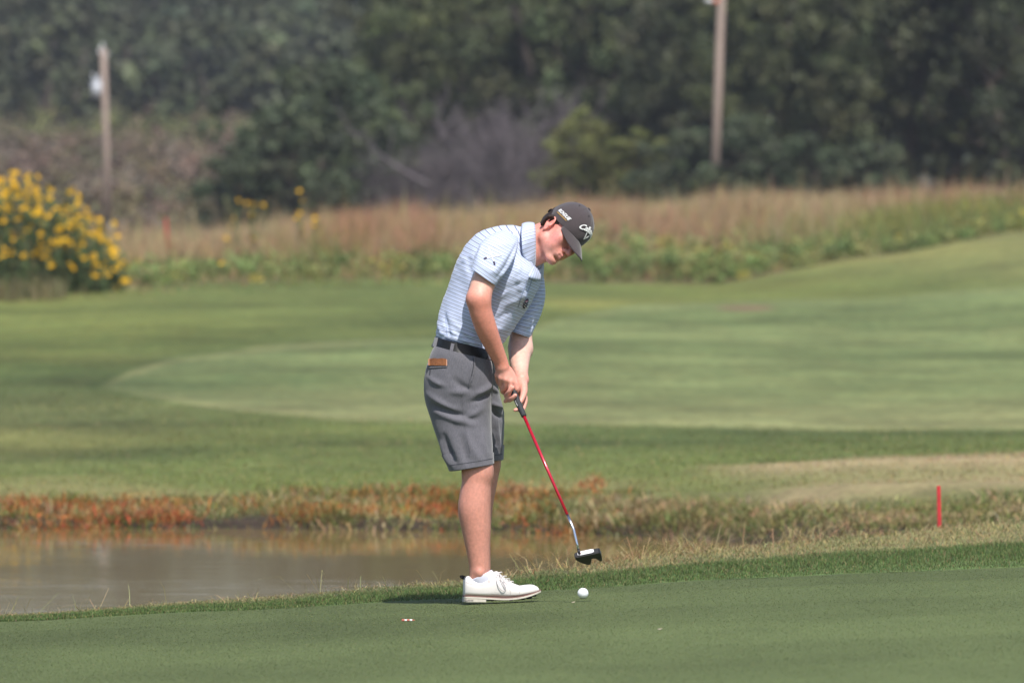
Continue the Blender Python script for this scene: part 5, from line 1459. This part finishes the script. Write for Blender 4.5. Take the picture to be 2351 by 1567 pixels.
T = [  # kind, px, dist, scale, rotation, width, label
    ('bush', 575, 172, .80, .3, 1.0, 'small dark bush at the left end of the tree belt, behind the yellow flower stalks'),
    ('bush', 655, 170, 1.05, 1.9, 1.0, 'low rounded dark green bush second from the left end of the tree belt'),
    ('bush', 745, 174, 1.45, 4.0, .9, 'dark green bush sloping up beside the fallen grey trunk'),
    ('round', 850, 184, .62, .7, 1.0, 'dark rounded tree above the fallen grey trunk'),
    ('oak', 925, 196, .78, 2.2, .85, 'tall mid green tree whose crown forms the left shoulder of the belt'),
    ('oak', 1040, 190, .92, 5.1, .8, 'tall green tree rising behind the bare grey thicket'),
    ('dark', 1160, 200, 1.05, .5, .9, 'dark green tree behind the thicket, above the golfer\'s back'),
    ('slim', 1265, 188, .92, 3.0, 1.0, 'slender green tree directly above the golfer\'s cap'),
    ('lime', 1345, 172, .62, 1.0, 1.1, 'yellow green bush at the meadow edge to the right of the golfer\'s cap'),
    ('round', 1395, 186, 1.05, 4.4, .8, 'rounded grey green tree right of the slender tree'),
    ('oak', 1480, 196, 1.10, .9, .8, 'broad green tree left of the right utility pole'),
    ('lime', 1455, 171, .50, 2.6, 1.2, 'low yellow green shrub left of the foot of the right utility pole'),
    ('dark', 1575, 184, .80, 2.0, .8, 'shadowy tree just left of the right utility pole'),
    ('bush', 1570, 169.5, .75, 5.5, 1.1, 'low dark shrub left of the foot of the right utility pole'),
    ('dark', 1690, 180, .92, 1.2, .8, 'dark tree just right of the right utility pole'),
    ('bush', 1700, 169, .85, .2, 1.2, 'low grey green shrub right of the foot of the right utility pole'),
    ('oak', 1775, 176, .90, 3.6, .7, 'olive green tree with hanging boughs, right of the utility pole'),
    ('slim', 1880, 171, .74, .4, .95, 'pale tipped tree standing forward in the dark wood on the right'),
    ('dark', 1965, 182, 1.08, 4.9, .9, 'tall dark tree behind the pale tipped tree'),
    ('bush', 1850, 168, .70, 3.3, 1.1, 'small pale shrub at the foot of the pale tipped tree'),
    ('dark', 2080, 174, .98, 2.7, .85, 'very dark dense tree second from the right edge'),
    ('oak', 2195, 179, 1.02, 5.8, .8, 'dark oak like tree near the right edge'),
    ('dark', 2310, 172, 1.0, .9, .9, 'dark tree filling the upper right corner'),
    ('bush', 2010, 168, .62, 1.4, 1.2, 'low dark shrub below the dark wood on the right')]
for kind, px_, d, sc, rot, sx, label in T:
    plant_tree(kind, px_, d, sc, label, rot, sx=sx, cat='shrub' if kind in ('bush',) or 'shrub' in label or 'bush' in label else 'tree', name='shrub' if 'shrub' in label or 'bush' in label else 'tree')
# backing row, only seen through the gaps
wall_parts = []
def wood(name, spots, label, leaf, per, col):
    parts = []; segs = []
    for (px_, d, h, wd, cvar) in spots:
        x = (px_-CX)/FPX*d; z = float(ground_z([x], [d])[0]); k = int(26*h*wd/40)+14
        th = rng.uniform(0, 6.28, k); uu = rng.uniform(-1, 1, k); rr = rng.uniform(.4, 1, k)**.45
        cent = np.stack([x+np.cos(th)*np.sqrt(1-uu**2)*rr*wd/2, d+np.sin(th)*np.sqrt(1-uu**2)*rr*wd/2, z+h*.53+uu*rr*h*.47], 1)
        base = np.asarray(col)*cvar
        v, f, c = leaf_cloud(cent, rng.uniform(.45, .95, k)*(.6+.05*h), per, leaf, base, var=.22, cvar=.26); parts.append((v, f, c))
        segs += path(np.array([x, d, z-.2]), np.array([0, 0, 1.0]), h*.7, 3, .16, .06, .06, rng)
    stuff(name, parts, M_crown, label, 'wood')
    tv, tf = limb_mesh(segs, 5); o = link('wood_trunks', mesh_np('wood_trunks', tv, tf), M_bark, bpy.data.objects[name]); tag(o, kind='stuff')
spots = []
for row_, (d0, n_, h0) in enumerate(((312, 21, 4.6), (332, 20, 6.0), (358, 18, 8.0), (395, 16, 10.5))):
    for i in range(n_):
        spots.append((-560+(i+rng.uniform(-.35, .35))*1950/n_, d0+rng.uniform(-14, 14), h0*rng.uniform(.75, 1.25), h0*rng.uniform(.75, 1.05), rng.uniform(.75, 1.2)))
for i in range(34): spots.append((-600-(i % 17)*95+rng.uniform(-30, 30), 315+18*(i//17)+rng.uniform(-10, 10), rng.uniform(5, 9), rng.uniform(5, 8), rng.uniform(.75, 1.2)))
wood('hillside_wood', spots, 'hazy green wood covering the far hillside on the upper left', .33, 34, (.060, .070, .034))
spots = [(1050+i*75+rng.uniform(-25, 25), 212+rng.uniform(-6, 10), rng.uniform(8, 11), rng.uniform(6, 7.5), rng.uniform(.7, 1.05)) for i in range(38)]
wood('backing_wood', spots, 'dark mass of wood behind the tree belt on the right', .30, 40, (.040, .050, .026))
# bare grey thicket
for i, (k, px_, d, sc, rot, label) in enumerate((
        (0, 1165, 168, 1.0, .3, 'bare grey thicket bush with a forked stem, behind the golfer\'s shoulder'),
        (1, 1055, 170, 1.05, 2.0, 'bare grey bush with fine twigs, left of the forked one'),
        (2, 930, 171, .95, 4.1, 'bare purplish grey bush behind the fallen trunk'),
        (1, 880, 176, 1.15, 1.2, 'faint bare grey bush in front of the dark rounded tree'),
        (0, 1235, 174, 1.20, 5.0, 'tall bare grey bush left of the yellow green bush'),
        (2, 1105, 178, 1.50, 3.4, 'tallest bare grey bush in the middle of the thicket'),
        (1, 1560, 176, .95, .9, 'bare grey boughs just left of the right utility pole'))):
    x = (px_-CX)/FPX*d; o = empty('bare_shrub', (x, d, float(ground_z([x], [d])[0]))); o.scale = (sc, sc, sc); o.rotation_euler = (0, 0, rot)
    tag(o, label, 'shrub', 'bare shrubs in the tree belt')
    c = bpy.data.objects.new('branches', BARE[k]); COL.objects.link(c); c.parent = o
# fallen grey trunk with stubs
a, b = P(812, 305, 169.0), P(985, 425, 168.0); rg = np.random.default_rng(5); segs = []
mid = (a+b)/2+np.array([0, 0, -.10]); q = catmull(np.array([a, mid, b]), 9); rr = np.linspace(.02, .050, 9)
segs += [(q[i], q[i+1], rr[i], rr[i+1]) for i in range(8)]
ft = empty('fallen_trunk', b); tag(ft, 'leaning dead grey trunk lying across the left of the thicket', 'dead tree')
tv, tf = limb_mesh(segs, 7); link('trunk', mesh_np('trunk', tv, tf), M_greybark, ft)
for i in (0, 1, 2, 3, 4):
    s = path(q[i], np.array([rg.normal(-.2, .4), 0, .9]), .9, 4, .025, .006, .2, rg); tv, tf = limb_mesh(s, 4); link('branch', mesh_np('branch', tv, tf), M_greybark, ft)

# ================================================================== yellow flowers
M_petal = mat('petals', base=(.86, .50, .008), rough=.6, spec=.2, var=.15, vscale=20, transl=.25)
M_disc = mat('flower_disc', base=(.20, .085, .012), rough=.8, var=.3, vscale=120)
M_stem = mat('flower_leaves', rough=.7, attr=True, transl=.15)
def flower_mesh():
    V, F, mi = [], [], []
    for k in range(11):
        a = 2*math.pi*k/11; c, s = math.cos(a), math.sin(a); o = len(V)
        for r, w, z in ((.010, .006, 0), (.030, .012, .004), (.048, .002, -.003)):
            V += [(r*c-w*s, r*s+w*c, z), (r*c+w*s, r*s-w*c, z)]
        F += [(o, o+1, o+3, o+2), (o+2, o+3, o+5, o+4)]; mi += [0, 0]
    o = len(V); V.append((0, 0, .010))
    for k in range(10): a = 2*math.pi*k/10; V += [(.013*math.cos(a), .013*math.sin(a), .006), (.012*math.cos(a), .012*math.sin(a), -.004)]
    for k in range(10):
        k2 = (k+1) % 10; F += [(o, o+1+2*k, o+1+2*k2), (o+1+2*k, o+2+2*k, o+2+2*k2, o+1+2*k2)]; mi += [1, 1]
    me = mesh_py('flower', V, F); me.materials.append(M_petal); me.materials.append(M_disc)
    me.polygons.foreach_set('material_index', np.array(mi, np.int32)); return me
FL = flower_mesh()
def put_flower(p, parent, sc):
    o = bpy.data.objects.new('flower', FL); COL.objects.link(o); o.parent = parent
    n = Vector((rng.normal(.15, .6), -.8+rng.normal(0, .35), .55+rng.normal(0, .4))); o.rotation_euler = n.to_track_quat('Z', 'Y').to_euler()
    o.location = Vector(p)-parent.location; o.scale = (sc, sc, sc)
DB = 97.5
bx0 = (130-CX)/FPX*DB; fb = empty('sunflower_bush', (bx0, DB, float(ground_z([bx0], [DB])[0])))
tag(fb, 'large leafy bush covered in yellow wild sunflowers at the left edge', 'flower bush')
topline = lambda px: np.interp(px, [-250, 0, 60, 110, 160, 200, 235, 270, 300], [385, 405, 412, 432, 462, 500, 550, 600, 655])
K = 860; p_ = rng.uniform(-260, 275, K); d_ = DB+rng.normal(0, .42, K); x = (p_-CX)/FPX*d_; zg = ground_z(x, d_)
tl_ = topline(p_)+22*wob(np.stack([x*9, d_*0, d_*0], 1), 3.0, 3); zt = np.array([P(0, r, d)[2] for r, d in zip(tl_, d_)])
zt = np.maximum(zt, zg+.12); hh = (zt-zg)*rng.uniform(.40, 1.0, K)
B = np.stack([x, d_, zg], 1); ln = rng.normal(0, .16, (K, 2)); tall = rng.uniform(size=K) < .38; hh[tall] = (zt-zg)[tall]*rng.uniform(.92, 1.13, tall.sum())
v1 = blades(B, hh, np.full(K, .012), ln, cl(vary(np.array([.085, .115, .045]), K, .2)), cl(vary(np.array([.09, .125, .05]), K, .2)))
link('stems', mesh_np('stems', v1[0], v1[1], col=v1[2]), M_stem, fb, smooth=False)['kind'] = 'stuff'
nl_ = 16000; idx = rng.integers(0, K, nl_); t = rng.uniform(.05, .92, nl_)**.85; o_ = ln[idx]*(hh[idx]*t**1.6)[:, None]
Pl = np.stack([x[idx]+o_[:, 0]+rng.normal(0, .045, nl_), d_[idx]+o_[:, 1]+rng.normal(0, .045, nl_), zg[idx]+hh[idx]*t], 1)
Nn = rng.normal(size=(nl_, 3))+np.array([0, -.3, .5]); Nn /= np.linalg.norm(Nn, axis=1)[:, None]
v1 = leaf_quads(Pl, Nn, rng.uniform(.025, .05, nl_), cl(vary(np.array([.088, .122, .044]), nl_, .28)), 2.4)
link('foliage', mesh_np('foliage', v1[0], v1[1], col=v1[2]), M_stem, fb, smooth=False)['kind'] = 'stuff'
nf = 0; placed = []
for i in rng.permutation(K):
    tip = np.array([x[i]+ln[i, 0]*hh[i], d_[i]+ln[i, 1]*hh[i], zg[i]+hh[i]*(1-.35*np.hypot(*ln[i]))])
    for k_ in range(1+(rng.uniform() < .7)+(rng.uniform() < .4)):
        q = tip if k_ == 0 else tip+np.array([rng.normal(0, .07), -.1, -rng.uniform(.05, .30)])
        fx, fr = pix(q)
        if fx < -130 or nf >= 299 or (d_[i] > DB+.30 and fr > topline(fx)+30): continue
        if any(abs(fx-a)+abs(fr-b) < 8.5 for a, b in placed): continue
        placed.append((fx, fr)); q = q+np.array([0, -.06, .0]); put_flower(q, fb, rng.uniform(.68, 1.12)); nf += 1
# grasses at the foot of the bush
B = np.stack([rng.uniform((-300-CX)/FPX*95.5, (150-CX)/FPX*95.5, 1800), rng.normal(95.6, .4, 1800)], 1); B = np.concatenate([B, ground_z(B[:, 0], B[:, 1])[:, None]], 1)
c = cl(vary(np.array([.20, .18, .085]), 1800, .25)); stuff('bush_foot_grass', blades(B, rng.uniform(.1, .42, 1800), rng.uniform(.008, .014, 1800), rng.normal(0, .3, (1800, 2)), c*.8, c*1.1), M_blade, 'pale dry grass at the foot of the sunflower bush', 'dry grass')
# single stalks further right
for (px_, d, heads, label) in (
        (548, 120, [(520, 547), (530, 520), (548, 460), (536, 502)], 'leftmost thin wild sunflower stalk between bush and golfer'),
        (578, 121, [(566, 466), (582, 470), (578, 492), (605, 470), (583, 547)], 'wild sunflower stalk with five blooms, second from the left'),
        (690, 122, [(687, 438), (694, 460), (688, 488), (693, 515), (696, 538)], 'tall wild sunflower stalk with blooms one above the other'),
        (722, 121, [(723, 500), (722, 515), (680, 500)], 'rightmost wild sunflower stalk with three small blooms'),
        (510, 104, [(509, 605)], 'single low wild sunflower at the edge of the mown grass')):
    x = (px_-CX)/FPX*d; zg = float(ground_z([x], [d])[0]); o = empty('sunflower_stalk', (x, d, zg)); tag(o, label, 'flower', 'single sunflower stalks in the meadow')
    for hp in heads:
        p = P(hp[0], hp[1], d); s = path(np.array([x, d, zg]), p-np.array([x, d, zg]), float(np.linalg.norm(p-np.array([x, d, zg]))), 4, .010, .006, .0, rng)
        tv, tf = limb_mesh(s, 4); st_ = link('stem', mesh_np('stem', tv, tf, col=np.repeat(np.array([[.085, .11, .04]]), len(tv), 0)), M_stem, o)
        k = 14; tt = rng.uniform(.1, .95, k)[:, None]; Pl = np.array([x, d, zg])*(1-tt)+p*tt+rng.normal(0, .03, (k, 3)); Nn = rng.normal(size=(k, 3)); Nn /= np.linalg.norm(Nn, axis=1)[:, None]
        lv = leaf_quads(Pl, Nn, np.full(k, .05), cl(vary(np.array([.08, .11, .04]), k, .2)), 2.0); link('leaves', mesh_np('leaves', lv[0], lv[1], col=lv[2]), M_stem, st_, smooth=False)
        put_flower(p, o, .9)

# ================================================================== poles, stakes, small litter
M_pole = mat('weathered_pole', base=(.285, .220, .185), rough=.9, var=.25, vscale=3, bump=.5, bscale=20, stretch=(1, 1, .15))
M_grey = mat('galvanised', base=(.50, .52, .56), rough=.5, metal=.2, var=.08)
M_porc = mat('porcelain', base=(.62, .64, .66), rough=.3, var=.05)
M_orange = mat('orange_cover', base=(.55, .12, .045), rough=.6, var=.1)
M_wire = mat('wire', base=(.03, .03, .03), rough=.6, var=.05)
M_stake = mat('red_stake', base=(.50, .030, .035), rough=.6, var=.2, vscale=20)
def cyl(name, a, b, r0, r1, m, par, seg=14): return tube_o(name, [a, a+(b-a)*.5, b], [r0, (r0+r1)/2, r1], m, par, seg)
d = 177; base = P(250, 560, d); base[2] = ground_z([base[0]], [d])[0]-.05; top = P(238, 112, d)
pl_ = empty('utility_pole', base); tag(pl_, 'weathered wooden utility pole with a grey transformer on its left side', 'utility pole')
cyl('pole', base, top, .094, .072, M_pole, pl_)
tb = P(222, 224, d-.1); tt = P(222, 186, d-.1)
tr = cyl('transformer', tb, tt, .13, .13, M_grey, pl_, 18); cyl('lid', tt, tt+np.array([0, 0, .05]), .155, .06, M_grey, tr)
cyl('bushing', tt+np.array([-.06, 0, .04]), tt+np.array([-.08, 0, .17]), .025, .02, M_porc, tr); cyl('bushing', tt+np.array([.05, 0, .04]), tt+np.array([.05, 0, .15]), .02, .018, M_porc, tr)
for r_ in (193, 216): cyl('bracket', P(222, r_, d), P(241, r_, d), .025, .025, M_grey, pl_, 8)
for dx, r_ in ((-7, 118), (7, 126), (-2, 106)): cyl('insulator', P(238+dx, r_+8, d), P(238+dx*1.3, r_-6, d), .035, .022, M_porc, pl_, 10)
cyl('conduit', P(257, 512, d-.2), P(256, 528, d-.2), .06, .07, M_grey, pl_, 10)
d2 = 168; base2 = P(1637, 470, d2); base2[2] = ground_z([base2[0]], [d2])[0]-.05; top2 = P(1659, -75, d2)
pr_ = empty('utility_pole', base2); tag(pr_, 'wooden utility pole with an orange and white fitting, against the dark trees on the right', 'utility pole')
cyl('pole', base2, top2, .108, .082, M_pole, pr_)
cyl('arm', P(1655, 3, d2), P(1636, 3, d2), .06, .06, M_orange, pr_, 10); cyl('cap_piece', P(1637, 3, d2), P(1618, 0, d2), .06, .055, M_porc, pr_, 10)
cyl('cross_arm', P(1610, -50, d2), P(1708, -50, d2), .05, .05, M_pole, pr_, 8)
def wire(name, a, b, sag, label):
    q = [a+(b-a)*t-np.array([0, 0, sag*4*t*(1-t)]) for t in np.linspace(0, 1, 25)]
    o = tube_o(name, q, [.010]*25, M_wire, None, 5); tag(o, label, 'wire')
wire('power_line', P(238, 122, d), top2-np.array([0, 0, .15]), .5, 'thin power line running right from the left utility pole')
wire('power_line', P(-900, 150, 215), P(238, 122, d), .4, 'thin power line running left from the left utility pole')
# stakes
def stake(px0, r0, px1, d, w, label):
    top = P(px0, r0, d); x = (px1-CX)/FPX*d; bt = np.array([x, d, float(ground_z([x], [d])[0])-.05]); bm = bmesh.new()
    V = [bm.verts.new(bt+np.array([sx*w, sy*w, 0])) for sx, sy in ((-1, -1), (1, -1), (1, 1), (-1, 1))]+[bm.verts.new(top+np.array([sx*w, sy*w, -.008])) for sx, sy in ((-1, -1), (1, -1), (1, 1), (-1, 1))]
    for f in ((0, 1, 5, 4), (1, 2, 6, 5), (2, 3, 7, 6), (3, 0, 4, 7), (0, 3, 2, 1), (4, 5, 6, 7)): bm.faces.new([V[i] for i in f])
    bmesh.ops.bevel(bm, geom=bm.edges[:], offset=w*.25, segments=2, affect='EDGES')
    o = link('hazard_stake', bm_mesh('hazard_stake', bm), M_stake, smooth=False); tag(o, label, 'stake')
stake(2155.5, 1111, 2159, 36.2, .0095, 'short red hazard stake on the bank at the right')
stake(381, 499, 389, 124, .016, 'small distant red stake in the meadow right of the left utility pole')
# litter on the green
def on_green(px, row):
    lo, hi = 15., 30.
    for _ in range(40):
        m = (lo+hi)/2; r = HOR+FPX*(ZC-float(green_z((px-CX)/FPX*m, m)))/m
        if r > row: lo = m
        else: hi = m
    return np.array([(px-CX)/FPX*m, m, float(green_z((px-CX)/FPX*m, m))])
p = on_green(937, 1426); te = empty('golf_tee', p); tag(te, 'small red and white striped tee lying on the green in front of the golfer', 'golf tee')
M_tee = mat('tee_red', base=(.52, .14, .10), rough=.5, var=.1); k = 26.5/FPX
for a, b, r, m, nm in ((-15, -9, .0042, M_tee, 'cup'), (-9, -3, .0036, M_white, 'band'), (-3, 3, .0036, M_tee, 'band'), (3, 9, .0034, M_white, 'band'), (9, 15, .0030, M_tee, 'point')):
    cyl(nm, p+np.array([a*k, a*k*.15, .0045]), p+np.array([b*k, b*k*.15, .0045]), r, r if nm != 'point' else .001, m, te, 10)
M_lf = mat('dry_leaf', base=(.42, .36, .27), rough=.8, var=.15, vscale=80)
for px_, row_, s, label in ((1316, 1384, .007, 'tiny pale leaf scrap on the green just left of the ball'), (1515, 1446, .008, 'tiny pale scrap on the green right of and below the ball')):
    p = on_green(px_, row_); V = [p+np.array([x*s, y*s, z*s+.002]) for x, y, z in ((-1, 0, .2), (-.3, -.6, .05), (.7, -.5, .3), (1.1, .1, .7), (.4, .7, .5), (-.5, .6, .4), (0, 0, .0))]
    o = link('leaf_scrap', mesh_py('leaf_scrap', V, [(6, i, (i+1) % 6) for i in range(6)]), M_lf); tag(o, label, 'leaf'); solid(o, .0008)

# ================================================================== summer haze
hm = bpy.data.materials.new('haze'); hm.use_nodes = True; nt = hm.node_tree; nt.nodes.clear()
ho = nt.nodes.new('ShaderNodeOutputMaterial'); hv = nt.nodes.new('ShaderNodeVolumePrincipled')
hv.inputs['Color'].default_value = (.74, .79, .93, 1); hv.inputs['Density'].default_value = .00027; hv.inputs['Anisotropy'].default_value = .0
nt.links.new(hv.outputs[0], ho.inputs['Volume'])
lo, hi = (-2900, -60, -4), (2900, 2600, 175)
V = [(x, y, z) for z in (lo[2], hi[2]) for y in (lo[1], hi[1]) for x in (lo[0], hi[0])]
hz = link('haze', mesh_py('haze', V, [(0, 2, 3, 1), (4, 5, 7, 6), (0, 1, 5, 4), (2, 6, 7, 3), (0, 4, 6, 2), (1, 3, 7, 5)]), hm, smooth=False); tag(hz, kind='stuff')
